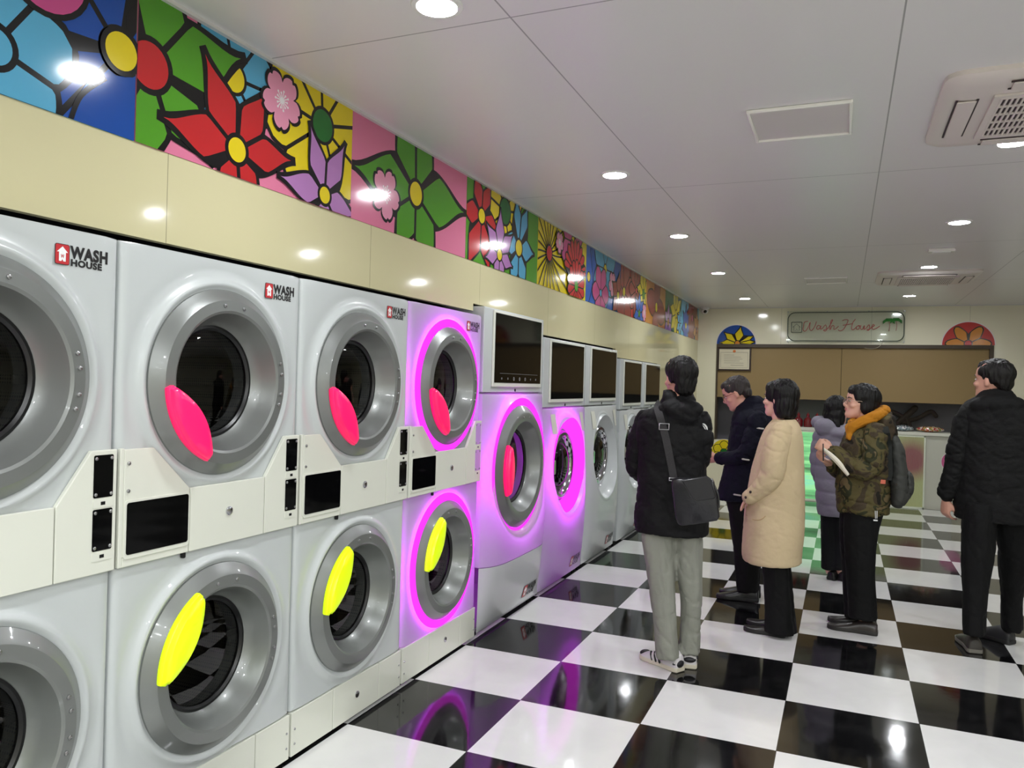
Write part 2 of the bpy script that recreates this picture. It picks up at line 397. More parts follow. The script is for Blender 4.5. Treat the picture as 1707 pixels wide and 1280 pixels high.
    def finish(s, label, y=None):
        o = mk('mural_panel', s.m, [MC[k] for k in MK], None, off=(-0, s.y0, s.z0), smooth=0, normals=False)
        o.location = (XW+.0005, s.y0, s.z0); o['label'] = label; o['category'] = 'wall mural'; o['group'] = 'flower mural panels along the top of the wall'
        return o
E_ = 1.18
def ybeg(k): return .63+E_*k
edges = [-.6, .6, 1.81, 2.99, 4.17, 5.35, 6.52, 7.66, 8.76, 9.8, 10.86, 12.24]
A = Mural(-.6, .598, 'sky'); A.flower((0, 2.5), .35, 6, 'round', 'red', 'yellow', .07); A.finish('red flower mural panel beyond the left edge')
A = Mural(.6, 1.808, 'sky')
A.flower((1.75, 2.56), .42, 6, 'round', 'blue', 'yellow', .062, 60, .34, .017, angs=[108, 160, 215, 250, 300, 20], lens=[1.1, 1, 1.25, 1, 1, 1])
A.poly([(1.60, 2.3), (1.60, 2.36), (1.66, 2.46), (1.808, 2.5), (1.808, 2.3)], 'blue', A.L); A.L += 1
A.line([(1.585, 2.29), (1.62, 2.38), (1.70, 2.46)]); 
A.flower((1.36, 2.42), .24, 5, 'round', 'sky', 'sky', .05, 20, .46, .018); A.circ((1.50, 2.70), .142, 'black', A.L); A.circ((1.50, 2.70), .125, 'hotpink', A.L+1); A.L += 2
A.circ((1.18, 2.72), .15, 'black', A.L); A.circ((1.18, 2.72), .135, 'hotpink', A.L+1); A.L += 2
A.flower((.85, 2.5), .25, 6, 'point', 'yellow', 'red', .06)
A.circ((1.75, 2.56), .075, 'black', A.L); A.circ((1.75, 2.56), .058, 'yellow', A.L+1)
A.finish('blue mural panel nearest the camera with yellow flower centre and pink petals')
A = Mural(1.812, 2.988, 'pink')
A.flower((2.24, 2.66), .22, 7, 'round', 'sky', 'yellow', .052, 80, .42, .013)
A.flower((2.77, 2.65), .36, 9, 'round', 'yellow', 'dkgreen', .068, 75, .33, .014)
A.flower((1.86, 2.56), .47, 5, 'point', 'green', 'red', .075, 50, .30, .02, angs=[80, 24, -40, -92, 150], lens=[.85, .95, .75, .75, 1])
A.flower((2.26, 2.40), .31, 6, 'point', 'red', 'yellow', .045, 60, .235, .017, angs=[120, 60, 8, -55, -110, 178], lens=[1.08, .98, 1, .7, .7, 1.1])
A.cherry((2.50, 2.665), .115)
A.flower((2.79, 2.355), .25, 5, 'point', 'purple', 'yellow', .036, 60, .21, .014, angs=[112, 62, 178, -12, 270], lens=[1.15, 1.15, 1.15, .95, .9])
A.finish('mural panel with green, red star and lilac flowers around a pink blossom')
A = Mural(2.992, 4.168, 'pink')
A.flower((3.575, 2.545), .52, 6, 'point', 'green', 'yellow', .062, 0, .26, .02, lens=[1.08, .8, .85, 1.08, .75, .85], angs=[2, 68, 118, 180, 240, 300])
A.cherry((3.285, 2.475), .125, rot=100)
A.finish('pink mural panel filled by one large green flower with a yellow centre')
A = Mural(4.172, 5.348, 'green')
A.flower((4.74, 2.70), .32, 9, 'round', 'yellow', 'dkgreen', .085, 70, .36, .014)
A.flower((4.38, 2.595), .33, 6, 'point', 'red', 'yellow', .045, 60, .26, .013, angs=[112, 62, -12, 180, 242, 292], lens=[.85, .8, .85, .85, 1.15, 1.1])
A.flower((4.985, 2.50), .34, 6, 'point', 'sky', 'yellow', .055, 60, .28, .015, angs=[100, 65, 175, 0, 245, 295], lens=[1, 1, .82, .82, .9, .9])
A.flower((4.66, 2.40), .22, 7, 'point', 'purple', 'yellow', .036, 90, .26, .011, lens=[1.35, 1.2, 1, .8, .8, 1, 1.2])
A.finish('green mural panel with a red flower, a lilac star and a tall sky blue flower')
A = Mural(5.352, 6.518, 'yellow')
for k in range(22): a = 2*pi*k/22; A.line([(5.58+.06*cos(a), 2.56+.06*sin(a)), (5.58+.24*cos(a+.04), 2.56+.24*sin(a+.04)), (5.58+.55*cos(a+.1), 2.56+.55*sin(a+.1))], .013)
A.circ((5.58, 2.56), .07, 'black', A.L); A.circ((5.58, 2.56), .056, 'red', A.L+1); A.L += 2
A.flower((6.13, 2.74), .30, 6, 'round', 'hotpink', 'yellow', .045, 30, .34, .012)
A.cherry((5.80, 2.68), .085)
A.flower((6.2, 2.50), .28, 11, 'round', 'red', 'red', .02, 90, .20, .009, angs=[15, 35, 55, 75, 95, 115, 135, 155, 170, 5])
A.flower((6.23, 2.39), .22, 14, 'round', 'red', 'green', .042, 90, .26, .009)
A.finish('yellow mural panel with a sunburst flower beside red many petalled flowers')
A = Mural(6.522, 7.658, 'midblue')
A.line([(6.62, 2.8), (6.72, 2.5), (6.62, 2.3)], .012); A.circ((6.60, 2.52), .05, 'black', A.L); A.circ((6.60, 2.52), .04, 'yellow', A.L+1); A.L += 2
A.flower((7.10, 2.66), .38, 6, 'round', 'sky', 'yellow', .042, 30, .38, .012)
A.flower((6.97, 2.42), .26, 6, 'round', 'hotpink', 'sky', .03, 60, .36, .011); A.cherry((7.35, 2.55), .12)
A.flower((7.56, 2.46), .24, 5, 'point', 'brown', 'yellow', .04, 80, .36, .011)
A.finish('blue mural panel with a sky blue flower above a magenta one')
A = Mural(7.662, 8.758, 'red')
A.flower((7.80, 2.53), .42, 6, 'round', 'brown', 'yellow', .045, 70, .33, .012); A.flower((8.3, 2.6), .3, 9, 'round', 'brown', 'red', .03, 20, .28, .011)
A.flower((8.63, 2.60), .30, 8, 'point', 'yellow', 'green', .05, 80, .3, .012); A.flower((8.45, 2.37), .24, 7, 'point', 'midblue', 'green', .035, 90, .3, .011); A.cherry((8.68, 2.4), .1)
A.finish('mural panel of dusky red flowers ending in a yellow flower with a green centre')
A = Mural(8.762, 9.798, 'orange')
A.flower((9.30, 2.52), .48, 4, 'round', 'brown', 'yellow', .055, 90, .30, .016, angs=[80, 170, 262, 350]); A.finish('orange mural panel with one big brown red flower')
A = Mural(9.802, 10.858, 'dkgreen')
A.flower((10.5, 2.55), .4, 8, 'point', 'yellow', 'yellow', .05, 80, .24, .014); A.flower((10.0, 2.4), .25, 6, 'point', 'purple', 'orange', .04); A.flower((10.75, 2.45), .2, 6, 'point', 'sky', 'sky', .03)
A.finish('green mural panel with a slender yellow star flower')
A = Mural(10.862, 12.24, 'sky')
A.flower((11.7, 2.6), .45, 7, 'round', 'brown', 'hotpink', .05, 80, .3, .014); A.flower((12.1, 2.45), .3, 7, 'point', 'orange', 'red', .04); A.flower((11.2, 2.45), .28, 7, 'point', 'midblue', 'yellow', .04)
A.finish('mural panel in the far corner, sky blue with dusky red petals')

# ------------------------------------------------------------ machine materials
M_panel = mat('machine_front', (192,197,197), .34, coat=.35)
M_cab = mat('machine_cabinet', (196,198,200), .4)
M_ctrl = mat('control_white', (218,220,208), .32, coat=.2)
M_silver = mat('silver_ring', (128,131,129), .36, .45, coat=.25)
M_gasket = mat('rubber_black', (10,10,12), .35)
M_screen = mat('screen_black', (6,6,7), .06, spec=.18)
M_chrome = mat('chrome', (200,200,205), .12, 1)
M_screw = mat('screw_steel', (170,170,172), .28, 1)
M_glass = glass_mat('porthole_glass', (.5, .5, .5))
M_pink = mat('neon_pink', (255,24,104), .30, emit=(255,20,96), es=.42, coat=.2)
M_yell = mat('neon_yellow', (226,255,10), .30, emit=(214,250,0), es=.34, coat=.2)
M_led = emis('led_magenta', (214,40,255), LED); M_glow = emis('halo_glow', (255,64,255), 1.1)  # M_glow: emission colour that stands in for the LED halo on the fronts
def translucent(name, rgb):
    m = bpy.data.materials.new(name); m.use_nodes = True; nt = m.node_tree; b = nt.nodes['Principled BSDF']; L = nt.links.new
    b.inputs['Base Color'].default_value = (*lin(rgb), 1); b.inputs['Roughness'].default_value = .34; b.inputs['Coat Weight'].default_value = .35; b.inputs['Coat Roughness'].default_value = .06
    t = nt.nodes.new('ShaderNodeBsdfTranslucent'); t.inputs[0].default_value = (.9, .9, .9, 1); mx = nt.nodes.new('ShaderNodeMixShader'); mx.inputs[0].default_value = .45
    L(b.outputs[0], mx.inputs[1]); L(t.outputs[0], mx.inputs[2]); L(mx.outputs[0], nt.nodes['Material Output'].inputs[0]); return m
M_lit = translucent('backlit_front', (200,202,208))
M_red = mat('logo_red', (190,44,50), .35); M_blk = mat('logo_black', (22,20,22), .4); M_lwh = mat('logo_white', (240,240,240), .4)
def drum_mat():
    m = mat('drum_perforated', (92,88,78), .45, .6); nt = m.node_tree; b = nt.nodes['Principled BSDF']; L = nt.links.new
    tc = nt.nodes.new('ShaderNodeTexCoord'); v = nt.nodes.new('ShaderNodeTexVoronoi'); v.inputs['Scale'].default_value = 95; v.inputs['Randomness'].default_value = .05
    L(tc.outputs['Object'], v.inputs['Vector']); c = nt.nodes.new('ShaderNodeValToRGB'); c.color_ramp.elements[0].position = .30; c.color_ramp.elements[0].color = (.004, .004, .004, 1)
    c.color_ramp.elements[1].position = .42; c.color_ramp.elements[1].color = (.17, .155, .12, 1); L(v.outputs['Distance'], c.inputs[0]); L(c.outputs[0], b.inputs['Base Color']); return m
M_drum = drum_mat()

def hole_panel(y0, y1, z0, z1, cy, cz, r, xf, n=96, levels=(0.0, .007, .014, .021, .028, .035, .043, .055, .07, .1, .2, .35, .55, .75, .9, .96, 1.0), turn=.03):
    """front skin between a circular hole and a rectangle; xf(y, z, d) gives the relief, d = distance from the hole's edge"""
    corners = [atan2(z-cz, y-cy) % (2*pi) for y in (y0, y1) for z in (z0, z1)]
    A = sorted([2*pi*k/n for k in range(n)]+corners)
    A = [a for i, a in enumerate(A) if i == 0 or a-A[i-1] > 1e-4]
    R = []
    for t in levels:
        ring = []
        for a in A:
            c, s = cos(a), sin(a); q = 1e9
            if c > 1e-9: q = min(q, (y1-cy)/c)
            if c < -1e-9: q = min(q, (y0-cy)/c)
            if s > 1e-9: q = min(q, (z1-cz)/s)
            if s < -1e-9: q = min(q, (z0-cz)/s)
            av = q-r; ki = av/(av+.035)*1.0; d = t*ki if t <= .1 else .1*ki+(t-.1)/.9*(av-.1*ki); y, z = cy+c*(r+d), cz+s*(r+d)
            ring.append((xf(y, z, d, t), y, z))
        R.append(ring)
    R.append([(-turn, p[1], p[2]) for p in R[-1]])
    b = MB(); b.rings(R, False, False); return b

def lens_poly(a_mid, half, R, bulge, n=14, r_end=.0):
    """handle outline: outer arc of the ring's radius, inner arc bulging to the centre"""
    P = [(R*cos(a), R*sin(a)) for a in [a_mid-half+2*half*k/n for k in range(n+1)]]
    A, B = Vector(P[-1]), Vector(P[0]); mid = (A+B)/2; nrm = -Vector((cos(a_mid), sin(a_mid))); e = (B-A)
    ins = []
    for k in range(0, n+1):
        t = .012+.976*k/n; h = .017+(bulge-.017)*(1-(2*t-1)**2); q = A+e*t+nrm*h; ins.append((q.x, q.y))
    return P+ins
def handle_mb(cy, cz, a_mid, half, R, bulge, x0, x1):
    P = lens_poly(a_mid, half, R, bulge); c = Vector((sum(p[0] for p in P)/len(P), sum(p[1] for p in P)/len(P)))
    def ring(s, x): return [(x, cy+c.x+(p[0]-c.x)*s, cz+c.y+(p[1]-c.y)*s) for p in P]
    b = MB(); b.rings([ring(.97, x0), ring(1, x0+.006), ring(1, x0+(x1-x0)*.45), ring(.985, x0+(x1-x0)*.5), ring(.95, x0+(x1-x0)*.52), ring(.94, x1-.012), ring(.86, x1-.003), ring(.6, x1)], True, True); return b
def door_round(parent, cy, cz, hmat, a_mid, s=1.0, half=31, bulge=.062, x=0):
    """silver porthole door with glass, handle and screws"""
    S = lambda P: [(r*s, x+h) for r, h in P]
    b = MB(); b.lathe(S([(.327, -.004), (.325, .010), (.306, .026), (.292, .039), (.286, .043), (.250, .045), (.241, .040), (.236, .028), (.222, -.010), (.206, -.040), (.197, -.050), (.196, -.056)]), (0, cy, cz), 'x', 96)
    d = mk('door', b, M_silver, parent, smooth=28)
    b = MB(); b.lathe(S([(.199, -.045), (.190, -.044), (.182, -.052), (.182, -.060)]), (0, cy, cz), 'x', 72); mk('gasket', b, M_gasket, d)
    b = MB(); b.lathe(S([(.186, -.056), (.16, -.050), (.11, -.044), (.05, -.041), (.002, -.040)]), (0, cy, cz), 'x', 64, cap1=True); mk('door_glass', b, M_glass, d)
    b = handle_mb(cy, cz, radians(a_mid), radians(half), (.293 if s < 1.1 else .286)*s, bulge*s, x+.043, x+.088); mk('handle', b, hmat, d, smooth=50)
    for a in (16, 7, -9, -18, 78, 98):
        a = radians(a); b = MB(); b.lathe([(.0065, x+.044), (.0062, x+.048), (.003, x+.050)], (0, cy+.268*s*cos(a), cz+.268*s*sin(a)), 'x', 10, cap1=True); mk('screw', b, M_screw, d)
    b = MB(); b.lathe([(r*s, h) for r, h in [(.20, -.07), (.262, -.12), (.262, -.52)]], (0, cy, cz), 'x', 56, cap1=True)
    for k in range(3):
        a = 2*pi*k/3+.5; q = MB(); q.box((-.50, -.012, .19*s), (-.13, .012, .262*s)); M_ = Matrix.Translation((0, cy, cz)) @ Matrix.Rotation(a, 4, 'X'); q.xf(M_); b.add(q.v, q.f)
    mk('drum', b, M_drum, parent)
    return d
def logo(parent, y, z, sz, frame=None):
    """red square with a house, WASH over HOUSE; frame maps (y, z) in the logo's plane to a point"""
    fr = frame or (lambda u, v, h: (h, y+u, z+v))
    def put(b, V, Fc, h, mi=0): b.add([fr(p[0], p[1], h) for p in V], Fc, mi)
    def flat(P, h, mi, b): tr = tessellate_polygon([[Vector((q[0], q[1], 0)) for q in P]]); put(b, P, [tuple(t) for t in tr], h, mi)
    b = MB(); s = sz
    def rr(x0, y0, x1, y1, r): return [(cx+r*cos(a), cy+r*sin(a)) for cx, cy, o in ((x1-r, y1-r, 0), (x0+r, y1-r, 1), (x0+r, y0+r, 2), (x1-r, y0+r, 3)) for a in [pi/2*(o+k/4) for k in range(5)]]
    flat(rr(0, 0, s*.78, s, s*.1), .0012, 1, b); flat(rr(s*.03, s*.03, s*.75, s*.97, s*.08), .0016, 0, b)
    c = s*.39
    flat([(c, s*.88), (c-s*.29, s*.60), (c-s*.18, s*.60), (c-s*.18, s*.16), (c-s*.05, s*.16), (c, s*.27), (c+s*.05, s*.16), (c+s*.18, s*.16), (c+s*.18, s*.60), (c+s*.29, s*.60)], .0020, 2, b)
    flat([(c-s*.09, s*.50), (c-s*.05, s*.30), (c, s*.42), (c+s*.05, s*.30), (c+s*.09, s*.50), (c+s*.06, s*.50), (c+s*.04, s*.40), (c, s*.52), (c-s*.04, s*.40), (c-s*.06, s*.50)], .0023, 0, b)
    for txt, ty, tz, sx in (('WASH', s*.41, s*.80, .86), ('HOUSE', s*.02, s*.44, 1.16)):
        V, Fc = TXT[txt]; put(b, [(s*.84+p[0]*tz*sx, ty+p[1]*tz) for p in V], Fc, .0014, 1)
    return mk('logo', b, [M_red, M_blk, M_lwh], parent, smooth=0, normals=False)
TXT = {t: text_mb(t, 1, bold=.05) for t in ('WASH', 'HOUSE')}

DW = .858
def make_dryer(lit, first=False):
    t = thing('stack_dryer', '', 'tumble dryer', (0, 0, 0), 'double stacked tumble dryers along the left wall')
    W = DW
    b = MB(); X0, X1 = -.88, -.032
    b.box((X0, .004, .02), (X1, .02, 1.955)); b.box((X0, W-.02, .02), (X1, W-.004, 1.955)); b.box((X0, .02, 1.94), (X1, W-.02, 1.955)); b.box((X0, .02, .02), (X1, W-.02, .035)); b.box((X0, .02, .035), (X0+.02, W-.02, 1.94)); b.box((X0, .02, 1.13), (X1, W-.02, 1.16))
    mk('cabinet', b, M_cab, t, smooth=0)
    def relief(y, z, d, tt):
        lip = .016*math.exp(-((d-.028)/.016)**2) - .004*math.exp(-((d-.065)/.03)**2)
        e = min(y-.004, W-.004-y); q = -.014*max(0, 1-e/.018)**2
        return lip+q
    for (z0, z1, cz) in ((1.170, 1.966, 1.54), (.205, .968, .573)):
        b = hole_panel(.004, W-.004, z0, z1, .43, cz, .318, relief)
        p = mk('front_panel', b, M_lit if lit else M_panel, t, smooth=40)
    b = MB(); b.box((-.03, .006, .966), (-.004, W-.006, 1.30)); mk('inner_frame', b, M_gasket, t, smooth=0)
    for cz, hm, am in ((1.54, M_pink, 215), (.573, M_yell, 149)):
        door_round(t, .43, cz, hm, am)
        if lit:
            b = MB(); b.lathe([(.350, -.030), (.356, -.024), (.362, -.030), (.356, -.036), (.350, -.030)], (0, .43, cz), 'x', 64); mk('light_strip', b, M_led, t); b = MB(); b.lathe([(.327, .012), (.336, .0165), (.346, .018), (.356, .0155), (.366, .0055), (.369, .002)], (0, .43, cz), 'x', 96); mk('painted_halo', b, M_glow, t)  # second lathe: opaque band with the halo put into its emission
    # control band
    zb, zt, zn = .967, 1.332, 1.182
    b = MB(); b.prism([(.020, zb+.03), (.283, zb+.03), (.283, zn), (.13, zt-.004), (.020, zt-.004)], .0, .016, 0); b.box((0, .006, zb), (.016, .020, zt)); b.box((0, .020, zb), (.016, .283, zb+.03))
    c = mk('control_panel', b, M_ctrl, t, smooth=0, bevel=.0025)
    P = [(.030, 1.005), (.272, 1.005), (.272, 1.163), (.030, 1.163)]
    def rr(y0, z0, y1, z1, r): return [(cx+r*cos(a), cy+r*sin(a)) for cx, cy, o in ((y1-r, z1-r, 0), (y0+r, z1-r, 1), (y0+r, z0+r, 2), (y1-r, z0+r, 3)) for a in [pi/2*(o+k/4) for k in range(5)]]
    b = MB(); b.prism(rr(.022, .990, .281, 1.172, .012), .016, .0195); mk('screen_bezel', b, M_ctrl, c, smooth=0, bevel=.001)
    b = MB(); b.prism(rr(.030, 1.004, .274, 1.164, .008), .0195, .021); mk('screen', b, M_screen, c, smooth=0)
    for yy, zz in ((.036, 1.285), (.036, 1.20)):
        b = MB(); b.lathe([(.006, .016), (.006, .019), (.003, .021)], (0, yy, zz), 'x', 12, cap1=True); mk('screw', b, M_screw, c)
    b = MB(); b.prism(rr(.262, .948, .276, .968, .004), .002, .012); mk('cable_tag', b, M_gasket, c, smooth=0)
    b = MB(); b.prism([(.287, zb), (.652, zb), (.652, zn), (.287, zn)], 0, .016); c = mk('lock_panel', b, M_ctrl, t, smooth=0, bevel=.0025)
    b = MB(); b.lathe([(.016, .016), (.016, .020), (.012, .023), (.004, .024)], (0, .468, 1.08), 'x', 24, cap1=True); mk('lock', b, M_chrome, c)
    b = MB(); b.prism([(.656, zb), (.852, zb), (.852, zt), (.765, zt), (.656, zn)], 0, .016); c = mk('coin_panel', b, M_ctrl, t, smooth=0, bevel=.0025)
    wm = M_screen if not lit else mat('coin_window_lilac', (196,150,220), .25)
    for z0, z1 in ((1.192, 1.318), (1.035, 1.158)):
        b = MB(); b.prism(rr(.772, z0, .838, z1, .005), .016, .0175); q = mk('coin_window', b, wm, c, smooth=0)
        b = MB(); b.prism(rr(.772, z0-.030, .838, z0-.005, .003), .016, .018); b.prism([(.797, z0-.022), (.812, z0-.022), (.812, z0-.012), (.797, z0-.012)], .018, .0185, 1); mk('coin_slot', b, [M_ctrl, M_gasket], c, smooth=0)
        for yy in (.779, .831):
            for zz in (z0+.010, z1-.010): sc_ = MB(); sc_.lathe([(.0052, .0175), (.0052, .020), (.002, .022)], (0, yy, zz), 'x', 10, cap1=True); mk('screw', sc_, M_screw, c)
    # kick plate in three pieces
    for a, b_ in ((.006, .285), (.289, .652), (.656, .852)):
        b = MB(); b.box((-.02, a, .022), (.004, b_, .200)); k = mk('kick_plate', b, M_ctrl, t, smooth=0, bevel=.002)
        if a == .289: q = MB(); q.lathe([(.015, .004), (.015, .008), (.005, .011)], (0, .468, .115), 'x', 24, cap1=True); mk('lock', q, M_chrome, k)
        else:
            for zz in (.07, .13): q = MB(); q.lathe([(.005, .004), (.004, .007)], (0, .026 if a < .1 else .835, zz), 'x', 10, cap1=True); mk('screw', q, M_screw, k)
    b = MB(); b.box((-.6, .01, 0), (-.025, W-.01, .022)); mk('plinth', b, M_gasket, t, smooth=0)
    logo(t, W-.215, 1.862, .058, frame=lambda u, v, h: (h, W-.215+u, 1.862+v))
    return t
XM = -2.03
D1 = make_dryer(False)
D2 = make_dryer(True)
D1.location = (XM, 1.715, 0); D2.location = (XM, 3.435+.003, 0)
D1['label'] = 'stacked pair of unlit dryers wholly in view, nearest of those with handles'
D0 = copy_tree(D1); D0.location = (XM, .857, 0); D0['label'] = 'stacked pair of dryers cut off by the left edge of the photo'
Dm = copy_tree(D1); Dm.location = (XM, 2.575, 0); Dm['label'] = 'stacked pair of unlit dryers just left of the magenta lit stack'
D2['label'] = 'stacked pair of dryers whose two doors are ringed with magenta light'

# ------------------------------------------------------------ washers
def icon_row(parent, y0, y1, z, x):
    b = MB(); n = 7
    for k in range(n):
        yy = y0+(y1-y0)*(k+.5)/n; r = .012 if k in (2, 3, 4) else .007
        b.lathe([(r, x), (r*.6, x), ], (0, yy, z), 'x', 16); b.lathe([(r*.25, x)]+[(.0001, x)], (0, yy, z), 'x', 8)
    b.box((x-.0005, y0+.02, z+.032), (x, y1-.02, z+.0335)); return mk('screen_icons', b, mat('icon_grey', (150,150,150), .4), parent, smooth=0)
def make_washer(W, H, CZ, CH, kind, lit, icons=False, bulge=.085, label=''):
    """H top of the body, CH console height, CZ door centre"""
    t = thing('washing_machine', label, 'washing machine', (0, 0, 0), 'front loading washers along the left wall')
    cy = W*.49
    def B(y, z):
        u = abs((y-W/2)/(W/2)); v = min(max((z-.03)/(H-.03), 0), 1)
        f = (1-min(u, 1)**5)**.8 if u < 1 else 0
        g = sin(pi*v**.85)**.7 if 0 < v < 1 else 0
        return bulge*f*g
    r = .405 if kind == 'silver' else .380
    zs = .43 if kind == 'silver' else .035
    def relief(y, z, d, tt):
        k = math.exp(-(d/.05)**2)
        if kind == 'silver': return B(y, z)*(1-k)+(.045)*k + .012*math.exp(-((d-.03)/.015)**2)
        return B(y, z)+.004*math.exp(-((d-.01)/.01)**2)
    b = hole_panel(.003, W-.003, zs, H, cy, CZ, r, relief, n=120, levels=(0.0, .01, .02, .03, .04, .055, .075, .1, .17, .27, .4, .55, .7, .82, .9, .95, .98, 1.0), turn=.03)
    mk('front_panel', b, M_lit if lit else M_panel, t, smooth=50)
    if kind == 'silver':
        R = []
        for i in range(17):
            z = .03+(zs-.004-.03)*i/16; R.append([(B(y, z)*.99, y, z) for y in [.003+(W-.006)*k/40 for k in range(41)]])
        b = MB(); b.rings(R, False, False, close=False); mk('lower_panel', b, mat('lower_grey', (196,198,202), .3, coat=.3), t, smooth=60)
        door_round(t, cy, CZ, M_pink, 180, s=1.24, half=27, bulge=.045, x=.045)
    else:
        b = MB(); b.lathe([(r, None), (.33, .045), (.315, .010), (.298, -.020), (.285, -.030), (.275, -.032)][1:], (0, cy, CZ), 'x', 96)
        # bowl side wall follows the bulged panel at its rim
        rim = [(B(cy+r*cos(a), CZ+r*sin(a)), cy+r*cos(a), CZ+r*sin(a)) for a in [2*pi*k/96 for k in range(96)]]
        b = MB(); rr_ = [rim]
        for q, h in ((.366, .044), (.345, .018), (.318, -.010), (.298, -.026), (.285, -.032), (.272, -.033)): rr_.append([(h, cy+q*cos(2*pi*k/96), CZ+q*sin(2*pi*k/96)) for k in range(96)])
        b.rings(rr_, False, False); mk('door_bowl', b, M_lit if lit else M_panel, t, smooth=50)
        b = MB(); b.lathe([(.276, -.034), (.270, -.012), (.255, .004), (.232, .006), (.218, -.004), (.205, -.03), (.20, -.045)], (0, cy, CZ), 'x', 96); d = mk('door', b, M_chrome, t, smooth=35)
        b = MB(); b.lathe([(.203, -.035), (.19, -.028), (.18, -.034), (.178, -.06)], (0, cy, CZ), 'x', 72); mk('gasket', b, M_gasket, d)
        b = MB(); b.lathe([(.185, -.035), (.16, -.005), (.12, .014), (.06, .026), (.002, .03)], (0, cy, CZ), 'x', 64, cap1=True); mk('door_glass', b, glass_mat('dark_glass', (.16, .16, .16)), d)
        b = MB(); b.box((.0, cy-.262, CZ-.055), (.022, cy-.222, CZ+.055)); mk('handle', b, M_chrome, d, bevel=.006)
        b = MB(); b.lathe([(.19, -.07), (.26, -.12), (.26, -.5)], (0, cy, CZ), 'x', 56, cap1=True); mk('drum', b, M_drum, t)
        for yy in (W*.18, W*.86):
            b = MB(); R = [[(B(y, z)+.004, y, z) for y in [yy-.05+.10*j/3 for j in range(4)]] for z in [H-.19+.15*i/5 for i in range(6)]]
            b.rings(R, False, False, close=False); mk('label_card', b, M_ctrl, t)
    if lit:
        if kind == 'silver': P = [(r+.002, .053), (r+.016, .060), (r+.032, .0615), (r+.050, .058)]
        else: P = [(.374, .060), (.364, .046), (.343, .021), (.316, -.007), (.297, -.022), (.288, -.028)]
        b = MB(); b.lathe(P, (0, cy, CZ), 'x', 96); mk('painted_halo', b, M_glow, t)
        rr_ = r+.035; xx_ = .005 if kind == 'silver' else -.005; b = MB(); b.lathe([(rr_-.006, xx_), (rr_, xx_+.006), (rr_+.006, xx_), (rr_, xx_-.006), (rr_-.006, xx_)], (0, cy, CZ), 'x', 64); mk('light_strip', b, M_led, t)
    b = MB(); X0 = -.92
    b.box((X0, .004, .03), (-.03, .02, H)); b.box((X0, W-.02, .03), (-.03, W-.004, H)); b.box((X0, .02, .03), (X0+.02, W-.02, H)); b.box((X0, .004, H), (-.03, W-.004, H+.008)); b.box((X0, .02, .03), (-.03, W-.02, .045))
    mk('cabinet', b, M_cab, t, smooth=0)
    for yy in (.06, W-.06): b = MB(); b.lathe([(.022, 0), (.022, .012), (.012, .013), (.012, .03)], (-.05, yy, 0), 'z', 16, cap0=True, cap1=True); mk('foot', b, M_gasket, t)
    # console
    Wc = W-.012; z0, z1 = H+.012, H+CH
    b = MB(); b.box((-.30, .006, z0), (.0, Wc, z1)); c = mk('console', b, M_ctrl if False else M_panel, t, smooth=0, bevel=.006)
    b = MB(); b.box((0, .12*W, z0+.035), (.012, Wc-.055, z1-.012)); mk('screen_bezel', b, M_ctrl, c, smooth=0, bevel=.004)
    b = MB(); b.box((.012, .14*W, z0+.062), (.0145, Wc-.075, z1-.026)); mk('screen', b, M_screen, c, smooth=0, bevel=.002)
    if icons: icon_row(c, .2*W, Wc-.12, z0+.09, .0152)
    b = MB(); b.box((.0, Wc/2-.006, z0+.006), (.006, Wc/2+.006, z0+.024)); mk('catch', b, M_gasket, c, smooth=0)
    # logo low on the belly
    ly, lz, ls = W*.60, .10, .085
    def fr(u, v, h): return (B(ly+u, lz+v)+h+.002, ly+u, lz+v)
    logo(t, ly, lz, ls, frame=fr)
    return t
Wa = make_washer(1.035, 1.49, 1.012, .54, 'silver', True, True, bulge=.11, label='tall washer with silver ringed door lit magenta and pink handle, right beside the dryers'); Wa.location = (XM, 4.318, 0)
Wb = make_washer(1.01, 1.378, .93, .53, 'chrome', True, label='washer with a small chrome door inside a magenta lit recess, second from the dryers'); Wb.location = (XM, 5.358, 0)
Wc_ = make_washer(1.01, 1.378, .93, .53, 'chrome', False, label='unlit white washer between the magenta lit one and the black jacket'); Wc_.location = (XM, 6.374, 0)
Wd = make_washer(.90, 1.32, .90, .515, 'chrome', False, label='low white washer partly hidden by the left shoulder of the person in the black jacket'); Wd.location = (XM, 7.50, 0)
We = copy_tree(Wd); We.location = (XM, 8.42, 0); We['label'] = 'last washer of the row, only its dark screen seen left of the black jacket'

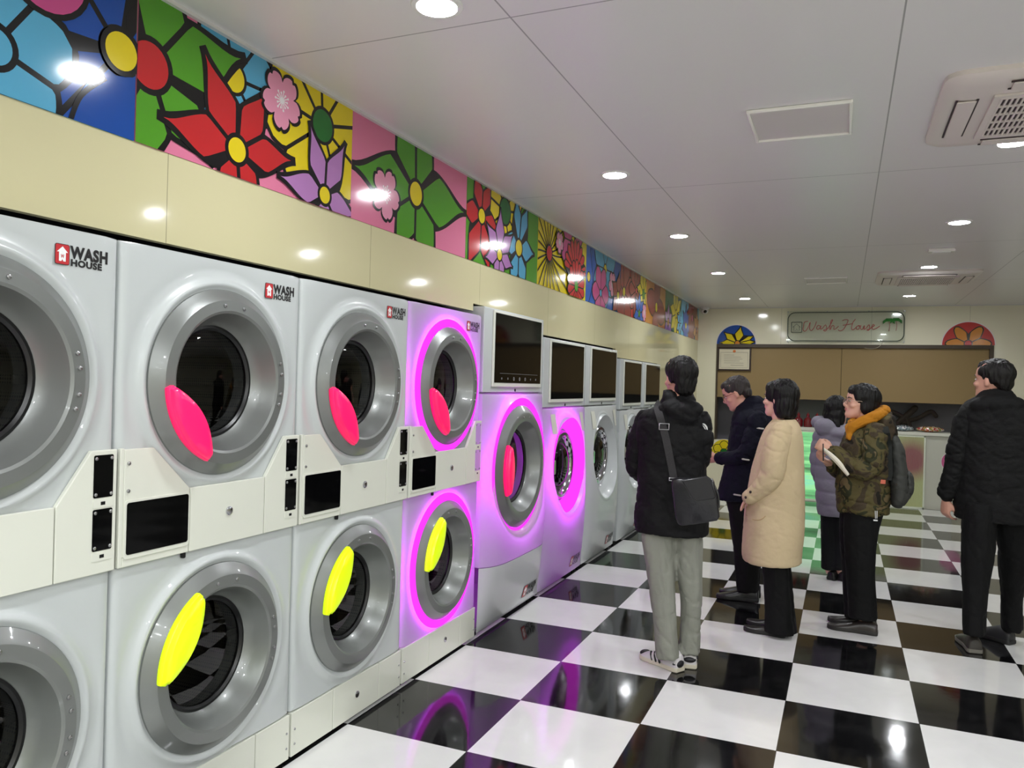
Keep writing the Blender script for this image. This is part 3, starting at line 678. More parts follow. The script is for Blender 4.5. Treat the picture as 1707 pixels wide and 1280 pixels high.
# ------------------------------------------------------------ far end: counter, boards, sign
def convex_clip(H):
    def f(P):
        for i in range(len(H)):
            a, b = H[i-1], H[i]
            ins = lambda p: (b[0]-a[0])*(p[1]-a[1])-(b[1]-a[1])*(p[0]-a[0]) >= -1e-9
            out = []
            for k in range(len(P)):
                p, q = P[k-1], P[k]
                if ins(q) != ins(p):
                    d1 = (b[0]-a[0])*(p[1]-a[1])-(b[1]-a[1])*(p[0]-a[0]); d2 = (b[0]-a[0])*(q[1]-a[1])-(b[1]-a[1])*(q[0]-a[0]); s = d1/(d1-d2)
                    out.append((p[0]+(q[0]-p[0])*s, p[1]+(q[1]-p[1])*s))
                if ins(q): out.append(q)
            P = out
            if len(P) < 3: return []
        return P
    return f
def decal(x, z, r, bg, label, draw, full=False, zbot=0):
    A = Mural(-r, r, 'white', -r, r); A.m = MB()
    n = 40; Hh = [(r*cos(2*pi*k/n), r*sin(2*pi*k/n)) for k in range(n)] if full else [(r*cos(pi*k/n), zbot+(r-zbot)*sin(pi*k/n)) for k in range(n+1)]
    A.m.prism(Hh, 0, .003, MK.index('white')); A.shape = convex_clip([(p[0]*.965, p[1]*.965+(.0 if full else .0)) for p in Hh])
    A.poly([(-r, -r), (r, -r), (r, r), (-r, r)], bg, 1); A.L = 2; draw(A)
    o = mk('wall_decal', A.m, [MC[k] for k in MK], None, smooth=0, normals=False); o.rotation_euler.z = -pi/2; o.location = (x, YW-.001, z); o['label'] = label; o['category'] = 'wall decal'; return o
decal(-1.525, 2.252, .295, 'blue', 'blue half disc with a yellow star flower on the far wall above the framed certificate', lambda A: A.flower((.02, .01), .25, 5, 'point', 'yellow', 'orange', .035, 90, .28, .012, angs=[80, 25, 140, 5, 178]))
decal(1.545, 2.252, .325, 'red', 'red half disc with an orange flower above the right end of the brown board', lambda A: A.flower((0, .02), .27, 5, 'round', 'orange', 'red', .042, 90, .24, .012, angs=[125, 55, 0, 180]))
decal(-1.66, .60, .20, 'yellow', 'yellow flower decal low on the far wall behind the navy coat', lambda A: (A.flower((0, 0), .17, 6, 'round', 'yellow', 'dkgreen', .05, 90, .4, .008)), full=True)
# brown boards
for x0, x1, lab in ((OX0+.02, -.045, 'left brown board closing the service opening'), (-.04, OX1-.05, 'right brown board closing the service opening')):
    b = MB(); b.box((x0, YW+.03, 1.44), (x1, YW+.045, OZ1-.05)); mk('cover_board', b, mat('brown_board', (146,122,78), .55, bump=(3, .05, (1, 1, 1))), None, label=lab, category='board', bevel=.002)
# sign
t = thing('wall_sign', 'clear acrylic sign with red script lettering and green palms above the brown boards', 'sign', (0, YW-.03, 2.5))
b = MB(); b.box((-.80, -.006, -.225), (.77, 0, .24)); mk('acrylic_sheet', b, glass_mat('clear_acrylic', (.93, .95, .94)), t, smooth=0)
def stroke(pts, r, k=6, y=-.012, flat=1): return MB().tube([(p[0], y, p[1]) for p in smooth_path([(a, b_, 0) for a, b_ in pts], k)], r, 8)
def rrect(x0, z0, x1, z1, r): return [(cx+r*cos(a), cz+r*sin(a)) for cx, cz, o in ((x1-r, z1-r, 0), (x0+r, z1-r, 1), (x0+r, z0+r, 2), (x1-r, z0+r, 3)) for a in [pi/2*(o+k/6) for k in range(7)]]
P = rrect(-.785, -.20, .755, .215, .10); b = MB(); b.tube([(p[0], -.01, p[1]) for p in P+P[:2]], .006, 8, caps=False); mk('outline_tube', b, mat('sign_dark', (62,70,62), .4), t)
P = rrect(-.735, -.075, -.59, .075, .008); b = MB(); b.tube([(p[0], -.01, p[1]) for p in P+P[:2]], .005, 8, caps=False); s_ = stroke([(-.715, 0), (-.663, .05), (-.612, 0)], .003, 1); b.add(s_.v, s_.f); s_ = stroke([(-.70, .01), (-.70, -.05), (-.672, -.05), (-.663, -.02), (-.652, -.05), (-.625, -.05), (-.625, .01)], .003, 1); b.add(s_.v, s_.f); mk('house_emblem', b, mat('sign_dark'), t)
letters = [
 [(-.50, .075), (-.545, .06), (-.555, 0), (-.56, -.05), (-.53, -.07), (-.49, .0), (-.47, .06), (-.475, -.03), (-.45, -.06), (-.41, .0), (-.39, .07)],
 [(-.335, .0), (-.365, .015), (-.385, -.02), (-.37, -.045), (-.34, -.02), (-.33, .01), (-.335, -.04), (-.31, -.03)],
 [(-.31, -.03), (-.275, .02), (-.262, .0), (-.255, -.045), (-.275, -.07), (-.295, -.055), (-.26, -.04), (-.235, -.025)],
 [(-.235, -.025), (-.19, .07), (-.185, .095), (-.205, .07), (-.215, -.05), (-.19, .005), (-.165, .005), (-.165, -.045), (-.135, -.03), (-.11, 0)],
 [(-.06, .08), (-.03, .095), (.01, .085), (-.02, .0), (-.05, -.05), (-.09, -.065), (-.11, -.05)], [(-.05, .015), (.03, .03), (.07, .035)],
 [(.10, .10), (.07, .05), (.055, -.03), (.075, -.05), (.11, -.02)],
 [(.14, .01), (.115, -.01), (.12, -.045), (.145, -.04), (.155, -.01), (.14, .01), (.17, .0)],
 [(.17, .01), (.17, -.04), (.195, -.04), (.215, .01), (.212, -.045), (.235, -.03)],
 [(.235, -.03), (.27, .02), (.28, -.03), (.265, -.06), (.245, -.05), (.28, -.04), (.30, -.02)],
 [(.30, -.02), (.335, .005), (.32, .025), (.305, -.01), (.32, -.045), (.36, -.03), (.40, .0)]]
b = MB()
for P in letters: s_ = stroke([(p[0]*1.06+.02, p[1]+.012) for p in P], .0045); b.add(s_.v, s_.f)
mk('script_lettering', b, mat('sign_red', (176,60,62), .4), t)
b = MB(); tr_ = MB()
for cx, cz in ((.56, .085), (.65, .09)):
    for k in range(7):
        a = radians(-20+220*k/6); s_ = stroke([(cx, cz), (cx+.04*cos(a), cz+.03*sin(a)+.008), (cx+.075*cos(a), cz+.035*sin(a)-.018)], .008, 3); b.add(s_.v, s_.f)
    s_ = stroke([(cx, cz), (cx+.012, cz-.07), (cx+.004, cz-.14)], .005, 3); tr_.add(s_.v, s_.f)
mk('palm_leaves', b, mat('sign_green', (44,128,48), .4), t); mk('palm_trunks', tr_, mat('sign_trunk', (176,132,120), .5), t)
for x_, z_ in ((-.785, .225), (-.25, .225), (.30, .225), (.755, .225), (-.785, -.21), (-.25, -.21), (.30, -.21), (.755, -.21)):
    b = MB(); b.lathe([(.009, -.012), (.009, .03)], (x_, 0, z_), 'y', 12, cap0=True, cap1=True); mk('standoff_screw', b, M_screw, t)
b = MB(); b.tube(smooth_path([(.50, -.008, -.20), (.44, -.01, -.28), (.36, -.01, -.31), (.26, -.008, -.30)]), .003, 6); mk('power_cord', b, mat('cord_white', (180,170,150), .5), t)
# certificate
t = thing('framed_certificate', 'small dark framed certificate hanging at the left end of the brown board', 'certificate', (-1.545, YW+.02, 2.02))
b = MB(); b.box((-.245, -.03, -.175), (.245, 0, .175)); mk('frame', b, mat('dark_wood', (44,26,22), .3), t, smooth=0, bevel=.004)
b = MB(); b.box((-.222, -.034, -.152), (.222, -.030, .152)); pp = mk('paper', b, mat('certificate_paper', (214,206,182), .2, coat=.6), t, smooth=0)
b = MB(); b.lathe([(.022, -.0355), (.001, -.0355)], (0, 0, .12), 'y', 16); mk('emblem', b, mat('emblem_orange', (204,112,40), .4), pp)
b = MB()
for a_, b_ in (((-.2, -.13), (.2, -.127)), ((-.2, .1), (.2, .103)), ((-.2, -.127), (-.197, .1)), ((.197, -.127), (.2, .1)), ((-.15, .06), (.0, .064)), ((-.15, .03), (.1, .034)), ((-.15, 0), (.12, .004)), ((-.15, -.03), (.08, -.026)), ((-.15, -.06), (.14, -.056)), ((-.05, -.095), (.14, -.09))): b.box((a_[0], -.036, a_[1]), (b_[0], -.0345, b_[1]))
mk('printed_lines', b, mat('print_grey', (110,104,96), .5), pp)
# counter with a lit ribbed front
t = thing('service_counter', 'white service counter with a ribbed translucent front glowing green, red and yellow', 'counter', (0, 0, 0))
b = MB(); b.box((-.72, 12.0, 1.0), (1.40, YW+.14, 1.045)); mk('counter_top', b, mat('counter_white', (214,214,200), .25), t, smooth=0, bevel=.003)
b = MB(); b.box((-.72, 12.03, .0), (-.66, YW, 1.0)); mk('side_panel', b, mat('counter_grey', (196,196,182), .4), t, smooth=0)
b = MB(); b.box((1.04, 12.03, 0), (1.38, YW, 1.0)); mk('end_panel', b, mat('counter_grey', (196,196,182), .4), t, smooth=0)
def ribbed():
    m = mat('ribbed_light', (90,100,90), .25); nt = m.node_tree; b = nt.nodes['Principled BSDF']; L = nt.links.new
    tc = nt.nodes.new('ShaderNodeTexCoord'); sx = nt.nodes.new('ShaderNodeSeparateXYZ'); L(tc.outputs['Object'], sx.inputs[0])
    mp = nt.nodes.new('ShaderNodeMapping'); mp.inputs['Scale'].default_value = (.35, 1, 5); L(tc.outputs['Object'], mp.inputs[0]); n = nt.nodes.new('ShaderNodeTexNoise'); n.inputs['Scale'].default_value = 2.0; n.inputs['Detail'].default_value = 5; L(mp.outputs[0], n.inputs['Vector'])
    c1 = nt.nodes.new('ShaderNodeValToRGB'); e = c1.color_ramp.elements; e[0].position = .30; e[0].color = (*lin((70,110,70)), 1); e[1].position = .80; e[1].color = (*lin((190,255,220)), 1)
    for p, c in ((.45, (112,205,130)), (.55, (165,245,165)), (.66, (140,240,195))): q = e.new(p); q.color = (*lin(c), 1)
    L(n.outputs['Fac'], c1.inputs[0])
    # right end: olive yellow with a red blot
    mr = nt.nodes.new('ShaderNodeMapRange'); mr.inputs[1].default_value = -.1; mr.inputs[2].default_value = .55; L(sx.outputs[0], mr.inputs[0])
    mx = nt.nodes.new('ShaderNodeMix'); mx.data_type = 'RGBA'; L(mr.outputs[0], mx.inputs[0]); L(c1.outputs[0], mx.inputs[6]); mx.inputs[7].default_value = (*lin((190,194,128)), 1)
    vd = nt.nodes.new('ShaderNodeVectorMath'); vd.operation = 'DISTANCE'; mp2 = nt.nodes.new('ShaderNodeMapping'); mp2.inputs['Scale'].default_value = (1, 0, .9); L(tc.outputs['Object'], mp2.inputs[0]); L(mp2.outputs[0], vd.inputs[0]); vd.inputs[1].default_value = (.88, 0, .60)
    m3 = nt.nodes.new('ShaderNodeMapRange'); m3.inputs[1].default_value = .30; m3.inputs[2].default_value = .12; L(vd.outputs['Value'], m3.inputs[0])
    m4 = nt.nodes.new('ShaderNodeMix'); m4.data_type = 'RGBA'; L(m3.outputs[0], m4.inputs[0]); L(mx.outputs[2], m4.inputs[6]); m4.inputs[7].default_value = (*lin((150,40,66)), 1)
    L(m4.outputs[2], b.inputs['Emission Color'])
    es = nt.nodes.new('ShaderNodeMapRange'); es.inputs[1].default_value = -.1; es.inputs[2].default_value = .5; es.inputs[3].default_value = .85; es.inputs[4].default_value = .30; L(sx.outputs[0], es.inputs[0]); L(es.outputs[0], b.inputs['Emission Strength'])
    return m
N = 112; R0, R1 = [], []
for k in range(N*4+1):
    x_ = -.66+1.70*k/(N*4); h = .005*abs(sin(pi*k/4)); R0.append((x_, 12.02-h, .02)); R1.append((x_, 12.02-h, 1.0))
b = MB(); b.rings([R0, R1], False, False, close=False); mk('lit_front', b, ribbed(), t, smooth=60)
b = MB(); b.box((1.025, 12.008, 0), (1.045, 12.03, 1.0)); b.box((-.66, 12.008, 0), (1.04, 12.022, .022)); b.box((-.66, 12.008, .975), (1.04, 12.022, 1.0)); mk('edge_strip', b, mat('counter_edge', (220,226,206), .3), t, smooth=0)
decalp = decal(1.40, .66, .14, 'hotpink', '', lambda A: None, full=True); decalp.location = (1.375, 12.028, .66); decalp['label'] = 'round crimson disc on the pale end panel of the counter, beside the black coat'; 
# bottles
b0 = None
for x_, lab in ((-.595, 'red pump bottle on the counter nearest the cream coat'), (-.468, 'middle red bottle on the counter, right of the first'), (-.345, 'red bottle on the counter touching the lilac coat')):
    if b0 is None:
        b0 = o = thing('red_bottle', lab, 'bottle', (0, 0, 0), 'red bottles on the counter')
        b = MB(); b.lathe([(.052, .001), (.058, .01), (.058, .09), (.05, .115), (.022, .14), (.018, .16)], (0, 0, 0), 'z', 28, cap0=True, cap1=True); mk('bottle_body', b, mat('red_glass', (104,8,20), .08, spec=.8), o)
        b = MB(); b.lathe([(.02, .16), (.022, .165), (.022, .185), (.008, .19), (.007, .21)], (0, 0, 0), 'z', 20, cap0=True, cap1=True); mk('cap', b, mat('red_cap', (120,12,24), .25), o)
    else: o = copy_tree(b0)
    o.location = (x_, 12.10, 1.045); o['label'] = lab
# plastic wrapped sweets
def packet(x_, w_, lab, cols, seed):
    t = thing('sweet_packet', lab, 'packet', (x_, 12.10, 1.045)); rnd = random.Random(seed)
    b = MB(); N1, N2 = 36, 14; R = []
    for i in range(N1+1):
        u = i/N1; q = []
        for k in range(N2*2):
            a = pi*k/N2; rr_ = sin(pi*u)**.5 if 0 < u < 1 else .02
            h = .045*rr_*(.9+.25*noise.noise(Vector((u*9, k*.9, seed)))); q.append(((u-.5)*w_, .09*rr_*cos(a), max(.0008, .042+h*sin(a)*1.0+.004*noise.noise(Vector((u*20, k, 3))))))
        R.append(q)
    b.rings(R); m_ = mat('packet_film_%d' % seed, None, .12, .5, coat=.6); nt = m_.node_tree
    v = nt.nodes.new('ShaderNodeTexVoronoi'); v.inputs['Scale'].default_value = 55; tc = nt.nodes.new('ShaderNodeTexCoord'); nt.links.new(tc.outputs['Object'], v.inputs['Vector'])
    c = nt.nodes.new('ShaderNodeValToRGB'); c.color_ramp.interpolation = 'CONSTANT'; sp = nt.nodes.new('ShaderNodeSeparateColor'); nt.links.new(v.outputs['Color'], sp.inputs[0]); nt.links.new(sp.outputs[0], c.inputs[0])
    for i, cc in enumerate(cols):
        e = c.color_ramp.elements[i] if i < 2 else c.color_ramp.elements.new(i/len(cols)); e.position = i/len(cols); e.color = (*lin(cc), 1)
    nt.links.new(c.outputs[0], nt.nodes['Principled BSDF'].inputs['Base Color']); mk('bag', b, m_, t, smooth=50)
packet(.77, .26, 'clear packet of pale blue and silver sweets on the counter beside the backpack', [(210,220,225), (150,170,180), (240,240,240), (110,120,130)], 1)
packet(1.10, .35, 'larger clear packet of coloured sweets on the counter beside the black coat', [(220,200,160), (190,70,80), (240,235,225), (150,150,90), (230,180,90)], 2)
# dark driftwood like ornament behind the counter
t = thing('branch_ornament', 'dark gnarled branch ornament in the shade behind the counter', 'ornament', (.80, 12.66, .80))
b = MB(); b.box((-.5, -.14, -.80), (.6, .14, 0)); mk('stand', b, mat('stand_dark', (52,48,50), .6), t, smooth=0)
b = MB(); b.tube(smooth_path([(-.1, 0, 0), (-.08, 0, .3), (.05, .02, .45), (.15, 0, .56)]), .045, 10); b.tube(smooth_path([(.05, 0, .4), (-.15, .03, .5), (-.3, 0, .47)]), .03, 8); b.tube(smooth_path([(.0, 0, .35), (.2, .03, .42), (.35, 0, .52), (.42, 0, .46)]), .03, 8); b.tube(smooth_path([(.12, 0, 0), (.1, 0, .25), (.05, 0, .42)]), .03, 8)
mk('branches', b, mat('branch_bark', (66,56,48), .7, bump=(20, .6, (1, 1, 1))), t)

# ------------------------------------------------------------ people
def fuse(name, mb, mats, parent, voxel=.009, it=4, disp=None, off=None, smooth=60, colour=None):
    """closed shapes joined into one continuous surface"""
    me = bpy.data.meshes.new('tmp'); me.from_pydata(mb.v, [], mb.f); me.update()
    import bmesh
    bm = bmesh.new(); bm.from_mesh(me); bmesh.ops.recalc_face_normals(bm, faces=bm.faces); bm.to_mesh(me); bm.free()
    o = bpy.data.objects.new('tmp', me); COL.objects.link(o)
    r = o.modifiers.new('r', 'REMESH'); r.mode = 'VOXEL'; r.voxel_size = voxel
    if it: s_ = o.modifiers.new('s', 'SMOOTH'); s_.factor = .5; s_.iterations = it
    bpy.context.view_layer.update()
    m2 = bpy.data.meshes.new_from_object(o.evaluated_get(bpy.context.evaluated_depsgraph_get()))
    COL.objects.unlink(o); bpy.data.objects.remove(o); bpy.data.meshes.remove(me)
    V = [v.co.copy() for v in m2.vertices]; NR = [v.normal.copy() for v in m2.vertices]
    if disp: V = [p+n*disp(p, n) for p, n in zip(V, NR)]
    b = MB(); b.v = V; b.f = [tuple(p.vertices) for p in m2.polygons]
    b.m = [colour(sum((V[i] for i in f), Vector())/len(f)) if colour else 0 for f in b.f]
    bpy.data.meshes.remove(m2)
    return mk(name, b, mats, parent, off=off, smooth=smooth, normals=False)

def rings_px(Y0, rows, n=40, ex=2.3, k=5):
    """rows (py, x_left, x_right, half depth, dy): closed loft whose outline from the photo's side is x_left..x_right"""
    rows = [tuple(r)+(0,)*(5-len(r)) for r in rows]
    rows = smooth_path(rows, k) if len(rows) > 2 else rows
    R = []
    for py, xl, xr, hb, dy in rows:
        c = at((xl+xr)/2, py, Y0+dy); d = (c-CAMP).dot(CF); h = Vector((c.x-CAMP.x, c.y-CAMP.y, 0)); th = h.normalized().dot(CF)
        a = (xr-xl)/2*d/F_PX*th; v = h.normalized(); u = Vector((v.y, -v.x, 0))
        ring = []
        for i in range(n):
            t = 2*pi*i/n; cc, ss = cos(t), sin(t)
            q = u*(a*abs(cc)**(2/ex)*(1 if cc > 0 else -1)) + v*(hb*abs(ss)**(2/ex)*(1 if ss > 0 else -1)); ring.append(c+q)
        R.append(ring)
    return R
def loft_px(b, Y0, rows, **k): b.rings(rings_px(Y0, rows, **k)); return b
def limb(b, Y0, pts, n=16, k=4, flat=1.0):
    """pts (px, py, dy, r)"""
    P = [tuple(at(p[0], p[1], Y0+p[2]))+(p[3],) for p in pts]; P = smooth_path(P, k)
    b.tube([p[:3] for p in P], [p[3] for p in P], n, flat=flat); return b
def basis(f, up=(0, 0, 1)):
    f = Vector(f).normalized(); r = f.cross(Vector(up)).normalized(); u = r.cross(f)
    return Matrix((r, f, u)).transposed()
def head_parts(b, C, f, s=1.0, female=False):
    """adds skull, face, ears and neck to b; f = facing"""
    Bm = basis(f); T = Matrix.Translation(C) @ Bm.to_4x4() @ Matrix.Scale(s, 4)
    h = MB(); jw = .93 if female else 1
    prof = [(-.118, .018, .070, .03), (-.110, .034, .084, .010), (-.095, .046, .090, -.015), (-.075, .054, .088, -.035), (-.055, .059, .087, -.05), (-.03, .065, .086, -.068), (0, .070, .083, -.085),
            (.02, .073, .089, -.093), (.045, .0755, .090, -.098), (.07, .074, .082, -.097), (.092, .064, .064, -.083), (.108, .047, .040, -.058), (.118, .024, .012, -.03)]
    R = []
    for z, hw, yf, yb in smooth_path(prof, 3):
        q = []; cy = (yf+yb)/2; hy = (yf-yb)/2; hw *= jw if z < -.02 else 1
        for i in range(32):
            t = 2*pi*i/32; cc, ss = cos(t), sin(t); e = 2.25
            q.append((hw*abs(cc)**(2/e)*(1 if cc > 0 else -1), cy+hy*abs(ss)**(2/e)*(1 if ss > 0 else -1), z))
        R.append(q)
    h.rings(R)
    h.tube([(0, .082, .012), (0, .094, -.008), (0, .106, -.026), (0, .100, -.034)], [.006, .008, .0105, .009], 10)
    for sx in (-1, 1):
        h.ell((sx*.010, .093, -.033), (.007, .009, .006), n=10)
        h.ell((sx*.074, -.008, -.008), (.008, .017, .030), Matrix.Rotation(sx*-.25, 3, 'Z'), n=14); h.ell((sx*.074, -.004, -.028), (.007, .010, .012), n=10)
        h.ell((sx*.045, .062, -.028), (.020, .020, .018), n=12)     # cheek
        h.tube([(sx*.014, .084, .022), (sx*.034, .082, .026), (sx*.052, .068, .020)], [.006, .0065, .004], 8)
    h.ell((0, .087, -.052), (.020, .008, .0055), n=12); h.ell((0, .086, -.063), (.017, .008, .006), n=12); h.ell((0, .083, -.092), (.016, .012, .011), n=12)
    h.xf(T); b.add(h.v, h.f)
    return T
def face_bits(T, parent, off, brows=(30,24,22), lips=(168,92,86), glasses=None):
    for sx in (-1, 1):
        b = MB(); b.ell((sx*.031, .0795, .002), (.0125, .007, .0062), n=14); b.xf(T); e = mk('eye', b, mat('eye_white', (214,206,200), .2), parent, off=off)
        b = MB(); b.ell((sx*.031, .0850, .002), (.0058, .0030, .0058), n=12); b.xf(T); mk('iris', b, mat('eye_dark', (22,16,14), .1), e, off=off)
        b = MB(); b.tube([(sx*.014, .0905, .022), (sx*.032, .089, .028), (sx*.052, .0735, .022)], [.003, .0035, .002], 8); b.xf(T); mk('eyebrow', b, mat('brow_%d' % brows[0], brows, .7), parent, off=off)
    b = MB(); b.ell((0, .0915, -.0525), (.019, .0055, .0042), n=12); b.ell((0, .0905, -.0615), (.016, .0055, .0050), n=12); b.xf(T); mk('lips', b, mat('lip_%d' % lips[0], lips, .4), parent, off=off)
    if glasses:
        b = MB()
        for sx in (-1, 1):
            P = [(sx*.033+.023*cos(a), .101-.25*abs(sx*.033+.023*cos(a))**1.3*.6, .0-.003+.020*sin(a)) for a in [2*pi*k/24 for k in range(26)]]; b.tube(P, .0017, 6, caps=False)
            b.tube([(sx*.056, .096, .004), (sx*.073, .070, .006), (sx*.079, .02, .008), (sx*.079, -.012, .002)], .0016, 6)
        b.tube([(-.010, .100, .002), (0, .104, .004), (.010, .100, .002)], .0017, 6); b.xf(T); g = mk('glasses', b, mat('glasses_%d' % glasses[0], glasses, .2, .8), parent, off=off)
        for sx in (-1, 1): b = MB(); b.lathe([(.022, .0965), (.012, .0975), (.001, .098)], (sx*.033, 0, -.003), 'y', 24, cap1=True); b.xf(T); mk('lens', b, glass_mat('clear_lens', (.93, .93, .95)), g, off=off)
def strand(p, n): 
    return .005*noise.noise(Vector((p.x*95, p.y*95, p.z*16)))+.005*noise.noise(Vector((p.x*28, p.y*28, p.z*9)))
def hair(T, parent, off, shapes, rgb, mname='hair'):
    b = MB()
    for c, r, *rt in shapes: b.ell(c, r, rt[0] if rt else None, n=24)
    b.xf(T)
    m_ = mat(mname, rgb, .5, spec=.28, bump=(60, .6, (1, 1, .12)))
    return fuse('hair', b, m_, parent, .006, 5, strand, off)
SHORT = [((0, -.022, .040), (.084, .103, .092)), ((0, .030, .078), (.062, .056, .042)), ((0, -.072, -.012), (.066, .040, .060)), ((.066, -.034, .018), (.015, .036, .044)), ((-.066, -.034, .018), (.015, .036, .044)), ((.060, .026, .05), (.018, .036, .034)), ((-.060, .026, .05), (.018, .036, .034))]
BOB = [((0, -.026, .036), (.094, .110, .104)), ((0, .030, .066), (.080, .062, .058)), ((0, -.070, -.030), (.088, .058, .095)), ((0, -.075, -.085), (.078, .045, .055)), ((.066, -.042, -.045), (.028, .052, .085)), ((-.066, -.042, -.045), (.028, .052, .085)), ((.064, .020, .035), (.022, .048, .06)), ((-.064, .020, .035), (.022, .048, .06))]
def hand(b, W, d, palm, side, curl=.5, s=1.0, spread=.12):
    """W wrist, d direction of the fingers, palm = palm normal, side = +1 puts the thumb along d x palm"""
    d = Vector(d).normalized(); pn = Vector(palm); pn = (pn-d*pn.dot(d)).normalized(); w_ = d.cross(pn)*side
    W = Vector(W)
    def P(a, l, h): return W+(w_*a+d*l+pn*h)*s
    R = []
    for l, hw, ht in ((-.03, .026, .020), (0, .028, .019), (.03, .038, .017), (.06, .042, .015), (.085, .042, .013), (.095, .039, .010)):
        R.append([P(hw*cos(t), l, ht*sin(t)) for t in [2*pi*k/16 for k in range(16)]])
    b.rings(R)
    for k, (a, L) in enumerate(((.031, .072), (.011, .080), (-.010, .075), (-.030, .060))):
        p = P(a, .084, 0); ang = .15; pts = [p]; rad = [.0095]
        for sgl, fr in enumerate((.42, .32, .26)):
            ang += curl*(1.0 if sgl == 0 else 1.15); q = d*cos(ang)+pn*sin(ang)+w_*(spread*(1.5-k)*.3)
            p = p+q*(L*fr*s); pts.append(p); rad.append((.0088, .0080, .0066)[sgl]*s)
        b.tube(pts, rad, 10)
    pts = [P(.024, .018, .006), P(.044, .042, .014), P(.050, .066, .024), P(.044, .086, .034)]; b.tube(pts, [.014*s, .0115*s, .0095*s, .0075*s], 10)
def shoe(parent, off, heel, yaw, L=.28, W=.095, H=.10, up=(30,30,32), sole=(24,24,24), rough=.35, toe=1.0, sole_h=.026, name='shoe', lift=0):
    """heel point on the floor; yaw = direction of the toe; returns (object, transform)"""
    T = Matrix.Translation((heel[0], heel[1], lift)) @ Matrix.Rotation(yaw-pi/2, 4, 'Z')
    prof = [(0, .30), (.02, .36), (.08, .40), (.25, .38), (.45, .37), (.65, .46), (.80, .48), (.92, .40), (.98, .24), (1.0, .10)]
    def outline(g=0, sc=1): return [((w_*W+g)*sx, t*L+(g if t > .5 else -g)) for sx in (1, -1) for t, w_ in (prof if sx == 1 else prof[::-1])]
    b = MB(); O = outline(.003); b.rings([[(x, y, .0005) for x, y in outline(-.002)], [(x, y, .006) for x, y in O], [(x, y, sole_h-.003) for x, y in O], [(x*.98, y, sole_h) for x, y in O]]); b.xf(T); 
    root = thing_part(name, parent)
    b2 = MB(); hs = [(0, .80), (.10, .98), (.26, 1.0), (.42, .80), (.58, .62), (.72, .50), (.86, .40*toe), (.95, .32*toe), (1, .22)]
    def hgt(t):
        for (a, ha), (c, hc) in zip(hs[:-1], hs[1:]):
            if a <= t <= c: return ha+(hc-ha)*(t-a)/(c-a)
        return .2
    R = []
    pf = smooth_path(prof, 3)
    for t, w_ in pf:
        t = min(max(t, 0), 1); h = max(H*hgt(t), sole_h+.012); hw = w_*W; q = []
        for i in range(15):
            a = pi*i/14; q.append((hw*cos(a)**1 if True else 0, t*L, sole_h-.004+(h-sole_h)*sin(a)**.75))
        R.append([(x, y, z) for x, y, z in q])
    b2.rings(R, True, True); b2.xf(T)
    u = mk(name, b2, mat('shoe_%d_%d_%d' % up, up, rough), parent, off=off, smooth=50)
    mk('sole', b, mat('sole_%d_%d_%d' % sole, sole, .5), u, off=off)
    return u, T
def thing_part(n, p): return p
def hit(tree, px, py, gap=.004):
    d = ray(px, py).normalized(); loc, nr, i, dist = tree.ray_cast(CAMP, d)
    return (loc-d*gap, nr) if loc else (None, None)
def bvh(*objs):
    V, Fc = [], []
    for o in objs:
        k = len(V); V += [o.matrix_world_ @ v.co if False else v.co+Vector(OFFS[o.name]) for v in o.data.vertices]; Fc += [tuple(i+k for i in p.vertices) for p in o.data.polygons]
    return BVHTree.FromPolygons(V, Fc)
OFFS = {}
def wr(a=.006, f=9, fz=14, g=.003):
    def d(p, n):
        v = noise.noise(Vector((p.x*f, p.y*f, p.z*fz)))+.35*noise.noise(Vector((p.x*f*2.3+4, p.y*f*2.3, p.z*fz*1.6)))
        w1 = noise.noise(Vector((p.x*6+9, p.y*6, p.z*13+p.x*5))); w2 = noise.noise(Vector((p.x*11+2, p.y*11, p.z*19-p.x*8)))
        return a*v-g*2.0*max(0, 1-abs(w1)*9)-g*1.0*max(0, 1-abs(w2)*7)
    return d
def fold(a=.007, f=22):
    def d(p, n):
        w1 = noise.noise(Vector((p.x*8, p.y*8, p.z*9+p.x*9))); w2 = noise.noise(Vector((p.x*14+5, p.y*14, p.z*5)))
        return a*noise.noise(Vector((p.x*f, p.y*f, p.z*4)))-a*.45*max(0, 1-abs(w1)*7)-a*.3*max(0, 1-abs(w2)*6)
    return d
def cloth(name, rgb, rough=.8, bump=None, sheen=0): return mat(name, rgb, rough, sheen=0, bump=bump or (11, .45, (1, 1, 1.3)), spec=.25)
SKIN = mat('skin', (205,152,132), .5, bump=(90, .08, (1, 1, 1))); 
def person(label, foot):
    return thing('person', label, 'person', foot), Vector(foot)
def garment(name, b, m, p, off, voxel=.010, it=5, disp=None):
    o = fuse(name, b, m, p, voxel, it, disp, off); OFFS[o.name] = off; return o

